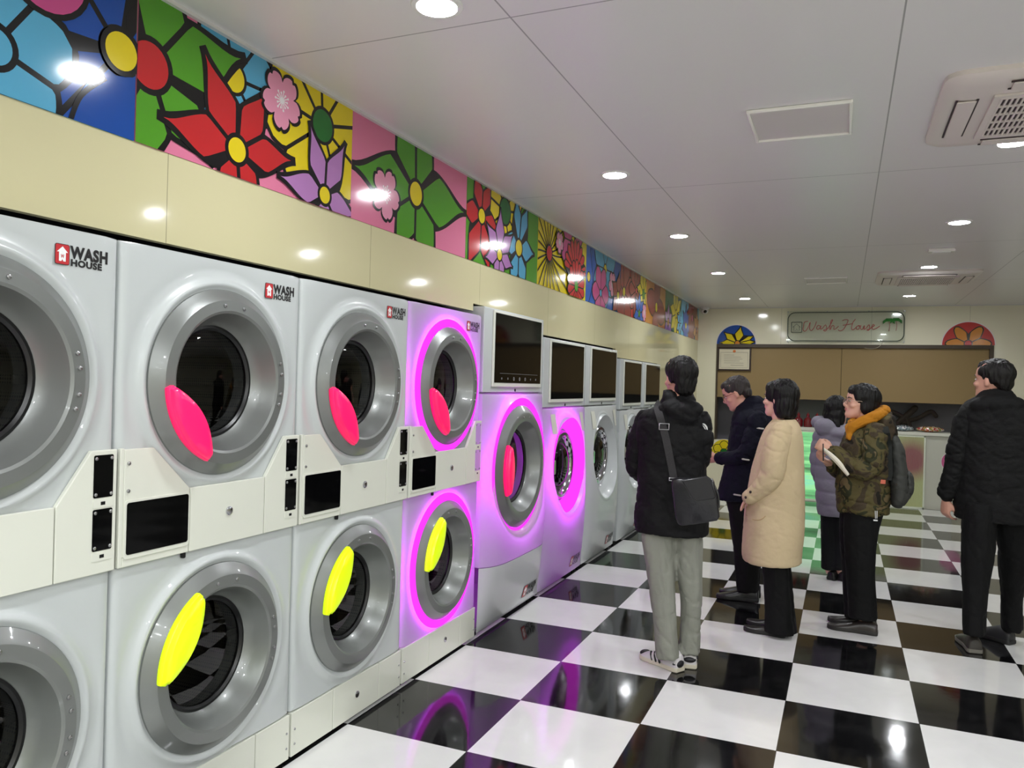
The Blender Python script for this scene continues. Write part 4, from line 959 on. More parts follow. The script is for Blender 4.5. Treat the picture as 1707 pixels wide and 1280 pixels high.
# --- 1: black jacket and grey trousers, seen from behind
P1, o1 = person('person seen from behind in a black jacket, grey trousers and striped trainers', (-.86, 4.36, 0)); Y = 4.40
b = MB(); c1 = at(1134, 631, Y); T1 = head_parts(b, c1, (-.60, .80, .02), 1.0)
b.tube([c1+Vector((0, .0, -.06)), c1+Vector((.005, -.03, -.13)), at(1133, 700, Y)], [.056, .055, .07], 16)
loft_px(b, Y, [(690, 1085, 1165, .07), (720, 1072, 1172, .09), (800, 1075, 1168, .10), (860, 1078, 1165, .11)])
hands1 = []
for pts in ([(1076, 705, .02, .045), (1066, 745, .02, .04), (1066, 785, .03, .036), (1082, 795, .22, .03), (1095, 790, .30, .026)], [(1168, 705, .02, .045), (1171, 745, .02, .04), (1167, 775, .03, .036), (1150, 785, .22, .03), (1138, 782, .30, .026)]):
    limb(b, Y, pts); a_ = at(*pts[-2][:2], Y+pts[-2][2]); e_ = at(*pts[-1][:2], Y+pts[-1][2]); hand(b, e_, e_-a_, (0, .2, 1), 1 if pts[0][0] < 1100 else -1, .35)
for pts in ([(1098, 880, -.02, .07), (1104, 990, -.05, .05), (1114, 1082, -.07, .036)], [(1145, 880, .02, .07), (1149, 985, .03, .05), (1148, 1074, .05, .036)]): limb(b, Y, pts)
fuse('body', b, SKIN, P1, .007, 2, None, o1); face_bits(T1, P1, o1)
hair(T1, P1, o1, SHORT+[((0, -.062, -.050), (.062, .042, .050)), ((0, .018, .055), (.080, .078, .062))], (10,8,8), 'hair_black')
b = MB(); loft_px(b, Y, [(676, 1094, 1160, .075), (684, 1078, 1172, .11), (697, 1062, 1183, .135), (730, 1060, 1184, .145), (780, 1062, 1178, .145), (830, 1060, 1180, .15), (868, 1057, 1183, .165), (888, 1059, 1180, .17)])
loft_px(b, Y, [(650, 1106, 1152, .066, .02), (660, 1103, 1156, .085, .0), (674, 1096, 1164, .095)])
b.ell(at(1134, 682, Y-.085), (.128, .07, .058), Matrix.Rotation(.3, 3, 'X')); b.ell(at(1136, 695, Y-.10), (.10, .045, .045))
jk = garment('jacket', b, cloth('jacket_black', (9,8,11), .7), P1, o1, .009, 3, wr(.008, 7, 10))
b = MB(); limb(b, Y, [(1080, 702, 0, .072), (1065, 742, 0, .068), (1062, 778, .03, .062), (1078, 792, .19, .054), (1092, 790, .26, .046)]); limb(b, Y, [(1164, 702, 0, .072), (1169, 738, 0, .068), (1165, 768, .03, .060), (1150, 780, .19, .052), (1140, 780, .26, .046)])
garment('sleeves', b, cloth('jacket_black', (9,8,11)), P1, o1, .009, 3, wr(.008, 9, 12, .004))
b = MB(); loft_px(b, Y, [(850, 1072, 1122, .10, -.02), (872, 1068, 1124, .105, -.02), (900, 1068, 1126, .105, -.03), (950, 1077, 1125, .10, -.05), (1000, 1085, 1127, .088, -.06), (1050, 1090, 1129, .082, -.07), (1095, 1094, 1135, .085, -.07)])
loft_px(b, Y, [(850, 1122, 1170, .10, .02), (872, 1120, 1171, .105, .02), (900, 1124, 1171, .105, .025), (950, 1127, 1170, .10, .03), (1000, 1133, 1170, .088, .04), (1050, 1133, 1168, .082, .05), (1086, 1130, 1166, .085, .05)])
tr = garment('trousers', b, cloth('trousers_grey', (136,137,128), .85), P1, o1, .008, 4, fold(.010, 16))
hp = at(1131, 1121, 4.30); 
s1, Ts = shoe(P1, o1, at(1134, 1123, 4.33)[:2], radians(150), .285, .098, .125, (206,202,204), (206,198,180), .45)
for k in range(3):
    q = MB()
    for sx in (1, -1): q.tube([(sx*.0425, .115+.028*k, .028), (sx*.0375, .128+.028*k, .052), (sx*.022, .140+.028*k, .070-.004*k)], [.0065]*3, 8, flat=.35)
    q.xf(Ts); mk('stripe', q, mat('stripe_black', (24,22,28), .5), s1, off=o1)
q = MB(); q.ell((0, .02, .045), (.040, .030, .028), n=16); q.xf(Ts); mk('heel_patch', q, mat('stripe_black'), s1, off=o1); q = MB(); q.ell((0, .262, .034), (.036, .026, .016), n=16); q.xf(Ts); mk('toe_patch', q, mat('stripe_black'), s1, off=o1)
q = MB(); q.ell((0, .085, .088), (.034, .05, .022), n=16); q.xf(Ts); mk('tongue', q, mat('stripe_black'), s1, off=o1)
s2, Ts = shoe(P1, o1, at(1149, 1119, 4.40)[:2], radians(100), .285, .098, .125, (206,202,204), (206,198,180), .45)
for k in range(3):
    q = MB()
    for sx in (1, -1): q.tube([(sx*.0425, .115+.028*k, .028), (sx*.0375, .128+.028*k, .052), (sx*.022, .140+.028*k, .070-.004*k)], [.0065]*3, 8, flat=.35)
    q.xf(Ts); mk('stripe', q, mat('stripe_black'), s2, off=o1)
q = MB(); q.ell((0, .008, .052), (.036, .018, .018), n=16); q.xf(Ts); mk('heel_patch', q, mat('stripe_black'), s2, off=o1)
q = MB(); q.ell((0, .035, .092), (.036, .032, .022), n=16); q.xf(Ts); mk('heel_collar', q, mat('stripe_black'), s2, off=o1)
q = MB()
for a in (-.5, 0, .5): q.tube([(0, -.008, .090), (.009*sin(a), -.0085, .090+.016*cos(a))], [.0035, .002], 8)
q.xf(Ts); mk('heel_mark', q, mat('mark_white', (220,220,220), .5), s2, off=o1)
# white mark on the right shoulder
BV = bvh(jk)
q = MB()
for u0, rr_ in ((0, .0), (6, 0), (12, 0)):
    base = [(1163+u0*.0, 706), (1167, 706), (1172, 709), (1174, 716)][0:0]
for poly in ([(1170.5, 706), (1173.5, 705.6), (1177, 708), (1179.4, 712), (1180, 716.5), (1178, 716), (1176.5, 712.5), (1174, 709)], [(1170.7, 708), (1173.6, 710.3), (1175.7, 713.4), (1177, 716), (1174.8, 715.2), (1173, 712)], ):
    h0, n0 = hit(BV, 1175, 711, .016); h0y = h0.y if h0 is not None else 4.2; pts = [at(x, y, h0y) for x, y in poly]
    if all(p is not None for p in pts): q.add(pts, [tuple(range(len(pts)))])
if q.v: mk('shoulder_mark', q, mat('mark_white'), jk, off=o1, smooth=0)
# shoulder bag
BG, ob = thing('shoulder_bag', 'black leather shoulder bag hanging at the hip of the person in grey trousers', 'bag', tuple(at(1160, 840, 4.14))), at(1160, 840, 4.14)
c_ = at(1160, 838, 4.15); vw = Vector((c_.x, c_.y, 0)).normalized(); uw = Vector((vw.y, -vw.x, 0)); S = (c_-CAMP).dot(CF)/F_PX
def bagpt(px, py, h): p = at(px, py, 4.15); return p+vw*h
def bag_slab(poly, h0, h1, sh=.97):
    n = len(poly); cx = sum(p[0] for p in poly)/n; cy = sum(p[1] for p in poly)/n; b = MB()
    def R(s, h): return [bagpt(cx+(x-cx)*s, cy+(y-cy)*s, h) for x, y in poly]
    b.rings([R(sh-.05, h0), R(sh, h0+.006), R(1, h0+(h1-h0)*.4), R(1, h0+(h1-h0)*.6), R(sh, h1-.006), R(sh-.05, h1)]); return b
P_ = [(1119, 806), (1121, 798), (1130, 796), (1188, 798), (1191, 803), (1199, 853), (1200, 860), (1196, 866), (1160, 872), (1136, 875), (1130, 872), (1126, 862)]
M_bag = mat('bag_leather', (26,25,30), .32, bump=(60, .12, (1, 1, 1)), coat=.15)
bb = mk('bag_body', bag_slab(P_, -.055, .055), M_bag, BG, off=ob, smooth=50)
mk('flap', bag_slab([(1136, 798), (1178, 791), (1184, 795), (1193, 826), (1190, 829), (1160, 833), (1154, 829)], -.066, -.052), mat('bag_flap', (34,33,38), .3, coat=.15), BG, off=ob, smooth=50)
strap = []
for px, py in ((1094, 672), (1096, 680), (1100, 694), (1104, 708), (1108, 722), (1112, 740), (1116, 760), (1120, 780), (1123, 798)):
    p, nr = hit(BV, px, py, .006)
    if p is not None: strap.append(p)
strap = smooth_path([tuple(p) for p in [strap[0]+Vector((.0, .07, .03)), strap[0]+Vector((0, .03, .02))]+strap], 3)
def ribbon(pts, w_, th, upv): b = MB(); R = []
def ribbon(pts, w_, th):
    b = MB(); R = []; P = [Vector(p) for p in pts]
    for i, p in enumerate(P):
        t = (P[min(i+1, len(P)-1)]-P[max(i-1, 0)]).normalized(); n = (p-CAMP).normalized() if w_ else 0; s_ = t.cross(n).normalized(); n = s_.cross(t)
        R.append([p+s_*w_/2+n*th/2, p-s_*w_/2+n*th/2, p-s_*w_/2-n*th/2, p+s_*w_/2-n*th/2])
    b.rings(R); return b
st = mk('strap', ribbon(strap, .040, .004), mat('strap_webbing', (44,42,44), .7, bump=(300, .3, (1, 1, 1))), BG, off=ob)
def buckle(px, py, w_, h_, par, gap=.012):
    p, nr = hit(BV, px, py, gap)
    if p is None: return
    n = (CAMP-p).normalized(); r = Vector((0, 0, 1)).cross(n).normalized(); u = n.cross(r); q = MB()
    C4 = [p+r*(a*w_/2)+u*(c*h_/2) for a, c in ((1, 1), (-1, 1), (-1, -1), (1, -1))]
    for i in range(4): q.tube([C4[i], C4[(i+1) % 4]], .0028, 8)
    mk('buckle', q, M_screw, par, off=ob)
buckle(1107, 711, .052, .032, st); buckle(1122, 799, .040, .014, st)
q = MB(); q.tube(smooth_path([tuple(bagpt(1190, 808, 0)), tuple(bagpt(1197, 825, 0)), tuple(bagpt(1198, 845, 0))]), .006, 8); mk('loose_strap', q, M_bag, BG, off=ob)

# --- 2: navy coat, glasses, looking down
P2, o2 = person('person with short greying hair and glasses in a navy coat, looking down', (-.62, 6.10, 0)); Y = 6.10
b = MB(); c2 = at(1227, 656, Y); T2 = head_parts(b, c2, (-.90, -.04, -.42), 1.0)
b.tube([c2+Vector((.02, 0, -.05)), at(1243, 682, Y), at(1250, 705, Y)], [.056, .058, .07], 16)
loft_px(b, Y, [(685, 1236, 1272, .10), (710, 1225, 1286, .15), (780, 1225, 1280, .14), (820, 1222, 1275, .12)])
for sg in (-1, 1):
    pts = [(1260, 705, sg*.16, .042), (1250, 752, sg*.18, .038), (1222, 764, sg*.12, .03), (1196, 764, sg*.07, .026)]; limb(b, Y, pts); a_ = at(1222, 764, Y+sg*.12); e_ = at(1196, 764, Y+sg*.07); hand(b, e_, e_-a_, (0, -sg, .6), sg, .5)
for sg, dx in ((-1, 0), (1, 3)): limb(b, Y, [(1244+dx, 838, sg*.08, .07), (1245+dx, 905, sg*.07, .05), (1246+dx, 975, sg*.06, .036)])
fuse('body', b, SKIN, P2, .007, 2, None, o2); face_bits(T2, P2, o2, (60,54,52), glasses=(150,120,90))
hair(T2, P2, o2, SHORT, (50,44,43), 'hair_grey')
b = MB(); loft_px(b, Y, [(672, 1240, 1276, .08), (680, 1228, 1284, .13), (700, 1219, 1294, .19), (735, 1214, 1297, .20), (780, 1206, 1296, .19), (815, 1196, 1292, .19), (832, 1191, 1290, .19)])
loft_px(b, Y, [(660, 1250, 1266, .05), (668, 1238, 1276, .09), (682, 1224, 1284, .12)])
ct = garment('coat', b, cloth('coat_navy', (9,10,27), .85), P2, o2, .010, 3, wr(.008, 7, 9))
b = MB()
for sg in (-1, 1): limb(b, Y, [(1262, 700, sg*.15, .075), (1250, 745, sg*.19, .070), (1232, 762, sg*.16, .062), (1212, 764, sg*.10, .052), (1200, 764, sg*.08, .048)])
sl2 = garment('sleeves', b, cloth('coat_navy', (9,10,27)), P2, o2, .009, 3, wr(.008, 9, 12, .004))
b = MB()
for sg, dx in ((-1, 0), (1, 2)): loft_px(b, Y, [(826, 1208+dx, 1275+dx, .10, sg*.08), (870, 1216+dx, 1272+dx, .09, sg*.08), (910, 1221+dx, 1269+dx, .085, sg*.07), (975, 1227+dx, 1265+dx, .08, sg*.065), (985, 1227+dx, 1265+dx, .08, sg*.065)])
garment('trousers', b, cloth('trousers_black', (7,7,8), .8), P2, o2, .009, 4, fold(.006))
for sg in (-1, 1): shoe(P2, o2, (at(1266, 998, Y).x+.0, Y+sg*.075), radians(183), .30, .10, .11, (24,24,30), (14,14,16), .3)
BV2 = bvh(ct, sl2)
for px, py in ((1267, 714), (1243, 766), (1229, 825)):
    p, nr = hit(BV2, px, py, .008)
    if p is not None: q = MB(); q.tube([p+Vector((-.022, 0, .002)), p+Vector((.022, 0, -.002))], .006, 8); mk('toggle', q, mat('toggle_pale', (190,186,180), .5), ct, off=o2)

# --- 3: cream coat
P3, o3 = person('person with a black bob in a long cream coat, hands in pockets', (-.32, 5.33, 0)); Y = 5.33
b = MB(); c3 = at(1299, 665, Y); T3 = head_parts(b, c3, (-.93, .33, .02), .97, True)
b.tube([c3+Vector((.01, 0, -.06)), at(1300, 695, Y), at(1304, 715, Y)], [.048, .048, .06], 16)
loft_px(b, Y, [(706, 1286, 1322, .10), (730, 1272, 1328, .16), (800, 1262, 1328, .15), (880, 1256, 1326, .15)])
for sg in (-1, 1):
    pts = [(1302, 722, sg*.14, .038), (1290, 770, sg*.17, .034), (1282, 802, sg*.17, .030), (1256, 824, sg*.15, .026)]; limb(b, Y, pts); a_ = at(1282, 802, Y+sg*.17); e_ = at(1256, 824, Y+sg*.15); hand(b, e_, e_-a_, (.3, 0, -1), -sg, .15, .85)
for sg, dx in ((-1, 0), (1, 4)): limb(b, Y, [(1292+dx, 880, sg*.08, .07), (1296+dx, 960, sg*.07, .05), (1298+dx, 1040, sg*.06, .036)])
fuse('body', b, mat('skin_pale', (222,172,154), .5), P3, .007, 2, None, o3); face_bits(T3, P3, o3, (40,32,30), (184,92,92))
hair(T3, P3, o3, BOB, (10,8,8), 'hair_black')
b = MB(); loft_px(b, Y, [(698, 1289, 1326, .09), (706, 1282, 1332, .13), (720, 1273, 1337, .19), (745, 1263, 1340, .205), (780, 1253, 1341, .21), (830, 1243, 1341, .22), (880, 1237, 1340, .235), (918, 1236, 1338, .24), (934, 1238, 1337, .24)])
cc = garment('coat', b, cloth('coat_cream', (196,176,142), .9, bump=(7, .55, (1, 1, 1))), P3, o3, .009, 3, wr(.007, 4, 5, .0012))
b = MB()
for sg in (-1, 1): limb(b, Y, [(1302, 720, sg*.145, .074), (1292, 760, sg*.19, .080), (1284, 796, sg*.20, .074), (1264, 818, sg*.19, .060), (1250, 828, sg*.185, .052)])
sl3 = garment('sleeves', b, cloth('coat_cream', (196,176,142)), P3, o3, .008, 2, wr(.007, 7, 10, .002))
b = MB()
for sg, dx in ((-1, 0), (1, 5)): loft_px(b, Y, [(925, 1268+dx, 1314+dx, .09, sg*.08), (980, 1273+dx, 1317+dx, .085, sg*.075), (1030, 1274+dx, 1322+dx, .09, sg*.07), (1054, 1273+dx, 1325+dx, .095, sg*.07)])
garment('trousers', b, cloth('trousers_black'  , (7,7,8)), P3, o3, .009, 4, fold(.006))
for sg in (-1, 1): shoe(P3, o3, (at(1310, 1058, Y-.07).x, Y+sg*.08), radians(172), .26, .088, .075, (44,40,40), (20,18,18), .35, toe=.8)
BV3 = bvh(cc, sl3)
for px, py in ((1246, 780), (1243, 829), (1251, 820)):
    p, nr = hit(BV3, px, py, .003)
    if p is not None:
        q = MB(); q.ell(p, (.008, .006, .010), n=12); mk('button', q, mat('button_dark', (44,26,24), .3), cc, off=o3)
# sleeve and pocket seams
for nm, pts in (('pocket_seam', [(1240, 842), (1244, 858), (1256, 866), (1268, 866), (1276, 860)]),):
    P_ = [hit(BV3, x, y, .001)[0] for x, y in pts]; P_ = [tuple(p) for p in P_ if p is not None]
    if len(P_) > 2: q = MB(); q.tube(smooth_path(P_, 4), .0022, 6); mk(nm, q, cloth('coat_seam', (176,150,108)), cc, off=o3)

# --- 4: lilac quilted coat, behind
P4, o4 = person('person with long black hair in a lilac quilted coat, half hidden', (-.02, 7.07, 0)); Y = 7.07
b = MB(); c4 = at(1396, 686, Y); T4 = head_parts(b, c4, (.55, .82, -.05), .97, True)
b.tube([c4+Vector((0, 0, -.06)), at(1393, 712, Y)], [.048, .06], 16)
loft_px(b, Y, [(715, 1378, 1408, .08), (740, 1370, 1412, .10), (800, 1370, 1412, .11), (842, 1374, 1408, .11)])
for pts in ([(1368, 728, 0, .036), (1364, 770, 0, .032), (1366, 800, .05, .028), (1374, 808, .14, .024)], [(1412, 728, 0, .036), (1416, 770, 0, .032), (1414, 800, .05, .028), (1406, 808, .14, .024)]):
    limb(b, Y, pts); a_ = at(*pts[-2][:2], Y+pts[-2][2]); e_ = at(*pts[-1][:2], Y+pts[-1][2]); hand(b, e_, e_-a_, (0, -.3, 1), 1, .4, .9)
for dx in (-1, 1): limb(b, Y, [(1392+dx*9, 855, 0, .06), (1392+dx*9, 905, 0, .045), (1392+dx*9, 952, 0, .034)])
fuse('body', b, mat('skin_pale'), P4, .007, 2, None, o4); face_bits(T4, P4, o4)
hair(T4, P4, o4, BOB+[((0, -.085, -.11), (.085, .045, .10)), ((0, -.095, -.20), (.078, .040, .10)), ((.01, -.10, -.27), (.055, .03, .07))], (10,8,8), 'hair_black')
def quilt(p, n): return .008*(abs(sin(pi*p.z/.105))**.6-.6)*(1 if .45 < p.z < 1.25 else .3)+.004*noise.noise(p*14)
b = MB(); loft_px(b, Y, [(706, 1372, 1412, .09), (716, 1362, 1420, .13), (735, 1358, 1424, .15), (790, 1358, 1425, .155), (835, 1360, 1425, .16), (858, 1363, 1424, .16)])
for pts in ([(1368, 728, 0, .066), (1363, 765, 0, .062), (1365, 792, .04, .056), (1372, 803, .12, .050)], [(1413, 728, 0, .066), (1418, 765, 0, .062), (1416, 792, .04, .056), (1408, 803, .12, .050)]): limb(b, Y, pts)
b.ell(at(1367, 704, Y-.02), (.075, .08, .06)); b.ell(at(1376, 712, Y-.10), (.09, .06, .075)); b.ell(at(1398, 722, Y-.11), (.09, .05, .05))
garment('coat', b, cloth('coat_lilac', (126,122,134), .6, sheen=.1), P4, o4, .010, 4, quilt)
b = MB()
for dx in (-1, 1): loft_px(b, Y, [(850, 1390+dx*9-14, 1390+dx*9+14, .10), (900, 1390+dx*9-13, 1390+dx*9+13, .09), (943, 1390+dx*9-13, 1390+dx*9+12, .09), (948, 1390+dx*9-13, 1390+dx*9+12, .09)])
garment('trousers', b, cloth('trousers_ink', (10,12,15), .8), P4, o4, .010, 4, fold(.005))
for dx in (-1, 1): shoe(P4, o4, (at(1393+dx*9, 965, Y).x, Y-.05), radians(60), .25, .088, .09, (20,20,22), (14,14,14), .4)

# --- 5: camouflage jacket, mustard scarf, glasses
P5, o5 = person('person with glasses in a camouflage jacket and mustard hood, holding papers', (.09, 5.67, 0)); Y = 5.67
b = MB(); c5 = at(1434, 671, Y); T5 = head_parts(b, c5, (-.93, -.26, .10), .95, True)
b.tube([c5+Vector((.01, 0, -.05)), at(1442, 700, Y), at(1446, 720, Y)], [.048, .048, .06], 16)
loft_px(b, Y, [(715, 1425, 1468, .10), (735, 1415, 1476, .14), (800, 1410, 1474, .14), (842, 1412, 1470, .12)])
pn = [(1458, 725, -.15, .038), (1450, 785, -.18, .034), (1415, 772, -.19, .030), (1386, 752, -.18, .024)]; pf_ = [(1430, 728, .14, .038), (1412, 790, .12, .034), (1392, 780, .02, .028), (1378, 770, -.06, .024)]
limb(b, Y, pn); limb(b, Y, pf_)
a_, e_ = at(1415, 772, Y-.19), at(1386, 752, Y-.18); hand(b, e_, (-.8, .0, .45), (.2, .9, -.3), -1, .75, .95)
a_, e_ = at(1392, 780, Y+.02), at(1380, 771, Y-.06); hand(b, e_, (-.5, -.6, .3), (.3, -.3, .9), 1, .6, .95)
for sg, dx in ((-1, 0), (1, -3)): limb(b, Y, [(1440+dx, 860, sg*.08, .07), (1438+dx, 945, sg*.07, .05), (1438+dx, 1028, sg*.06, .036)])
fuse('body', b, mat('skin_warm', (216,166,146), .5), P5, .0065, 2, None, o5); face_bits(T5, P5, o5, (50,40,36), (176,96,92), glasses=(190,170,160))
hair(T5, P5, o5, [((0, -.030, .042), (.092, .108, .098)), ((0, .030, .072), (.078, .060, .052)), ((0, -.072, -.020), (.080, .050, .075)), ((.068, -.028, -.02), (.020, .050, .06)), ((-.068, -.028, -.02), (.020, .050, .06)), ((.062, .020, .04), (.022, .042, .05)), ((-.062, .020, .04), (.022, .042, .05))], (10,8,8), 'hair_black')
def camo():
    m = cloth('camouflage', (60,56,36), .75); nt = m.node_tree; b = nt.nodes['Principled BSDF']; L = nt.links.new
    tc = nt.nodes.new('ShaderNodeTexCoord'); n = nt.nodes.new('ShaderNodeTexNoise'); n.inputs['Scale'].default_value = 6.5; n.inputs['Detail'].default_value = 2.2; n.inputs['Distortion'].default_value = 1.2; L(tc.outputs['Object'], n.inputs['Vector'])
    c = nt.nodes.new('ShaderNodeValToRGB'); c.color_ramp.interpolation = 'CONSTANT'; e = c.color_ramp.elements
    for i, (p, cc) in enumerate(((0, (30,26,20)), (.40, (62,52,38)), (.49, (82,74,44)), (.58, (44,46,28)), (.64, (98,84,58)))):
        q = e[i] if i < 2 else e.new(p); q.position = p; q.color = (*lin(cc), 1)
    L(n.outputs['Fac'], c.inputs[0]); L(c.outputs[0], b.inputs['Base Color']); return m
b = MB(); loft_px(b, Y, [(704, 1428, 1482, .09), (714, 1414, 1491, .14), (735, 1402, 1490, .19), (775, 1396, 1487, .20), (820, 1392, 1485, .20), (846, 1393, 1484, .195), (854, 1395, 1483, .19)])
b.ell(at(1474, 706, Y+.0), (.075, .12, .085)); b.ell(at(1482, 718, Y), (.055, .10, .07))
ja = garment('jacket', b, camo(), P5, o5, .009, 3, wr(.010, 8, 9, .004))
b = MB(); limb(b, Y, [(1460, 722, -.15, .078), (1456, 760, -.19, .078), (1446, 784, -.205, .070), (1420, 775, -.205, .060), (1398, 758, -.19, .048), (1391, 753, -.185, .046)])
limb(b, Y, [(1428, 726, .15, .076), (1414, 780, .15, .066), (1398, 785, .06, .054), (1386, 776, -.02, .046)])
sl5 = garment('sleeves', b, MATS['camouflage'], P5, o5, .008, 2, wr(.010, 10, 12, .005))
b = MB(); limb(b, Y, [(1415, 728, -.12, .022), (1421, 712, -.13, .030), (1438, 703, -.13, .034), (1458, 694, -.11, .038), (1472, 686, -.03, .040), (1472, 686, .05, .040), (1452, 696, .12, .036), (1428, 706, .12, .032), (1416, 722, .02, .026), (1413, 730, -.08, .02)], k=4)
b.ell(at(1468, 690, Y-.02), (.05, .08, .045), Matrix.Rotation(.4, 3, 'Y')); b.ell(at(1432, 708, Y-.03), (.075, .10, .034), Matrix.Rotation(.35, 3, 'Y')); b.ell(at(1450, 700, Y), (.06, .11, .04)); limb(b, Y, [(1414, 712, -.06, .022), (1416, 722, -.12, .026), (1418, 732, -.14, .018)])
garment('mustard_hood', b, cloth('mustard_cloth', (176,116,30), .9), P5, o5, .006, 2, wr(.006, 18, 26, .004))
b = MB()
for sg, dx in ((-1, 2), (1, -4)): loft_px(b, Y, [(845, 1404+dx, 1474+dx, .10, sg*.085), (895, 1403+dx, 1461+dx, .09, sg*.08), (960, 1408+dx, 1458+dx, .085, sg*.075), (1030, 1411+dx, 1461+dx, .085, sg*.075)])
garment('trousers', b, cloth('trousers_black', (7,7,8)), P5, o5, .009, 4, fold(.005))
for sg in (-1, 1): shoe(P5, o5, (at(1463, 1043, Y-.08).x, Y+sg*.085), radians(176), .30, .095, .09, (48,42,40), (28,24,22), .3)
BV5 = bvh(ja, sl5)
q = MB(); 
for dx in (0, 3): q.tube([at(1459+dx, 852, Y-.19), at(1459.5+dx*.8, 864, Y-.19)], .0025, 6)
q.box(at(1456, 866, Y-.192), at(1463, 868.5, Y-.184)); mk('hem_cord', q, mat('mark_white'), ja, off=o5)
# papers in the hand
pc = at(1391, 770, Y-.235); PP = thing('paper_booklet', 'folded white paper booklet held by the person in the camouflage jacket', 'papers', tuple(pc))
A0, A1 = at(1372, 748, Y-.235), at(1414, 792, Y-.235); ax = (A1-A0); L_ = ax.length; ax.normalize(); vd = (pc-CAMP).normalized(); nn = ax.cross(vd).normalized(); dp = nn.cross(ax).normalized()
b = MB(); R = []
for i in range(13):
    u = i/12; c_ = A0+ax*(L_*u)+nn*(.010*sin(pi*u)); th = .010+.012*u*(1-u)*2
    R.append([c_+nn*th-dp*.01, c_+nn*th+dp*.14, c_-nn*th+dp*.15, c_-nn*th-dp*.0, c_-nn*th*.3-dp*.012, c_+nn*th*.4-dp*.014])
b.rings(R); mk('cover', b, mat('paper_white', (226,220,204), .6), PP, off=pc, smooth=30)
b = MB(); b.tube([A0+ax*.0-vd*.02+Vector((0, 0, .03)), A0+ax*.02-vd*.03+Vector((-.01, 0, -.06))], .004, 8)
q = thing('pen', 'dark pen in the raised hand of the person in the camouflage jacket', 'pen', tuple(A0)); mk('barrel', b, mat('pen_dark', (40,30,34), .3), q, off=A0)
# backpack
kb = at(1497, 785, Y+.0); BK = thing('backpack', 'grey backpack on the back of the person in the camouflage jacket', 'backpack', tuple(kb))
b = MB(); loft_px(b, Y, [(722, 1486, 1494, .05), (732, 1484, 1500, .11), (750, 1483, 1507, .14), (775, 1482, 1512, .155), (800, 1482, 1518, .16), (825, 1482, 1517, .155), (838, 1484, 1510, .14), (844, 1488, 1504, .10)])
fuse('pack_body', b, cloth('pack_grey', (62,63,60), .7), BK, .010, 3, wr(.008, 8, 8), kb)
b = MB(); loft_px(b, Y, [(786, 1510, 1519, .10), (800, 1508, 1524, .12), (815, 1508, 1524, .12), (832, 1504, 1516, .10)]); fuse('front_pocket', b, cloth('pack_grey', (62,63,60)), BK, .010, 3, wr(.005), kb)
P_ = []
for px, py in ((1474, 712), (1477, 722), (1480, 740), (1481, 762), (1482, 785), (1480, 800)):
    p, n_ = hit(BV5, px, py, .006)
    if p is not None: P_.append(tuple(p))
if len(P_) > 2: mk('strap', ribbon(smooth_path(P_, 3), .045, .006), cloth('pack_strap', (40,42,40)), BK, off=kb)
p, n_ = hit(BV5, 1471, 803, .006)
if p is not None: b = MB(); b.box(p+Vector((-.018, -.004, -.013)), p+Vector((.018, .004, .013))); mk('orange_tag', b, mat('tag_orange', (206,104,80), .5), BK, off=kb, bevel=.002)

# --- 6: black parka, walking away at the right
P6, o6 = person('person in a black parka and black trousers walking at the right edge', (.90, 5.62, 0)); Y = 5.62
b = MB(); c6 = at(1655, 634, Y); T6 = head_parts(b, c6, (-.80, .60, .03), 1.04)
b.tube([c6+Vector((.01, 0, -.06)), at(1660, 665, Y), at(1662, 690, Y)], [.056, .058, .07], 16)
loft_px(b, Y, [(680, 1625, 1705, .09), (710, 1612, 1715, .11), (790, 1612, 1712, .12), (845, 1612, 1706, .11)])
pl = [(1610, 695, -.02, .045), (1601, 745, -.02, .040), (1591, 790, -.01, .034), (1579, 826, 0, .027)]; limb(b, Y, pl); a_ = at(1591, 790, Y); e_ = at(1577, 832, Y+.01); hand(b, e_, (-.02, .12, -1), (.75, .5, .0), 1, .42, 1.0)
pr = [(1718, 695, .0, .045), (1727, 745, .02, .040), (1730, 790, .06, .034), (1728, 826, .12, .027)]; limb(b, Y, pr); hand(b, at(1727, 834, Y+.13), (0, .12, -1), (-.75, .5, .0), -1, .42, 1.0)
limb(b, Y, [(1632, 862, -.08, .07), (1628, 960, -.10, .055), (1625, 1038, -.13, .038)]); limb(b, Y, [(1688, 862, .04, .07), (1688, 955, .12, .055), (1685, 1035, .20, .038)])
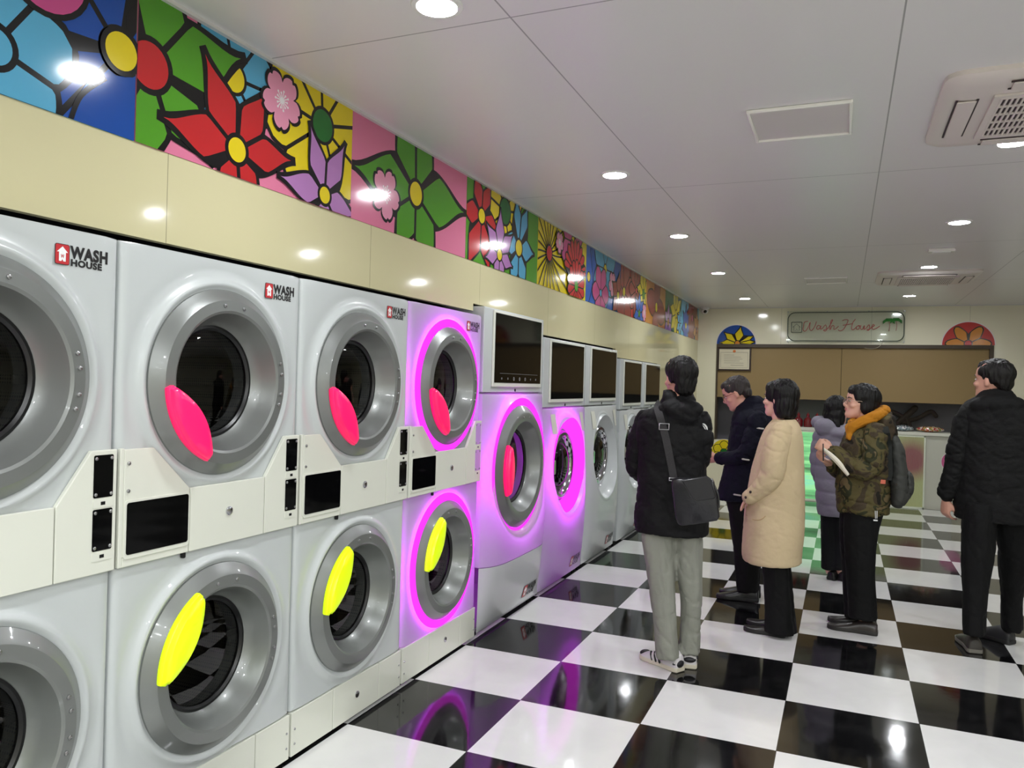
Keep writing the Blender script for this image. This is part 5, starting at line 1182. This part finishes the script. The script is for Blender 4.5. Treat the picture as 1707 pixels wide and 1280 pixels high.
fuse('body', b, SKIN, P6, .007, 2, None, o6); face_bits(T6, P6, o6)
hair(T6, P6, o6, SHORT, (13,10,9), 'hair_black_brown')
b = MB(); loft_px(b, Y, [(662, 1622, 1692, .10), (672, 1606, 1712, .13), (690, 1596, 1728, .155), (740, 1594, 1732, .165), (800, 1590, 1734, .17), (850, 1586, 1734, .175), (868, 1586, 1734, .175)])
loft_px(b, Y, [(648, 1642, 1684, .07), (656, 1630, 1692, .10), (668, 1620, 1700, .12)])
b.ell(at(1664, 676, Y-.09), (.16, .07, .07)); b.ell(at(1672, 690, Y-.11), (.12, .05, .07))
pk = garment('parka', b, cloth('parka_black', (9,9,10), .75), P6, o6, .010, 3, wr(.009, 6, 8))
b = MB(); limb(b, Y, [(1614, 696, -.02, .080), (1602, 742, -.02, .078), (1592, 788, -.01, .072), (1580, 818, 0, .060), (1579, 823, 0, .058)]); limb(b, Y, [(1714, 696, .0, .080), (1724, 742, .02, .078), (1728, 788, .05, .072), (1727, 822, .10, .060)])
garment('sleeves', b, cloth('parka_black', (9,9,10)), P6, o6, .009, 3, wr(.008, 9, 12, .004))
b = MB(); loft_px(b, Y, [(835, 1606, 1660, .12, -.06), (855, 1604, 1662, .125, -.07), (900, 1601, 1660, .12, -.08), (950, 1602, 1654, .105, -.10), (1000, 1604, 1646, .095, -.115), (1056, 1605, 1645, .10, -.13)])
loft_px(b, Y, [(835, 1656, 1716, .12, .03), (855, 1654, 1718, .125, .03), (900, 1660, 1718, .12, .07), (950, 1664, 1714, .105, .12), (1000, 1667, 1706, .095, .17), (1050, 1667, 1706, .10, .20)])
garment('trousers', b, cloth('trousers_black', (7,7,8)), P6, o6, .010, 4, fold(.007))
shoe(P6, o6, at(1626, 1088, 5.47)[:2], radians(97), .30, .105, .11, (58,54,50), (120,116,108), .5); shoe(P6, o6, at(1688, 1066, 5.78)[:2], radians(140), .30, .105, .11, (30,30,32), (26,26,26), .5)
BV6 = bvh(pk); p, n_ = hit(BV6, 1588, 714, .003)
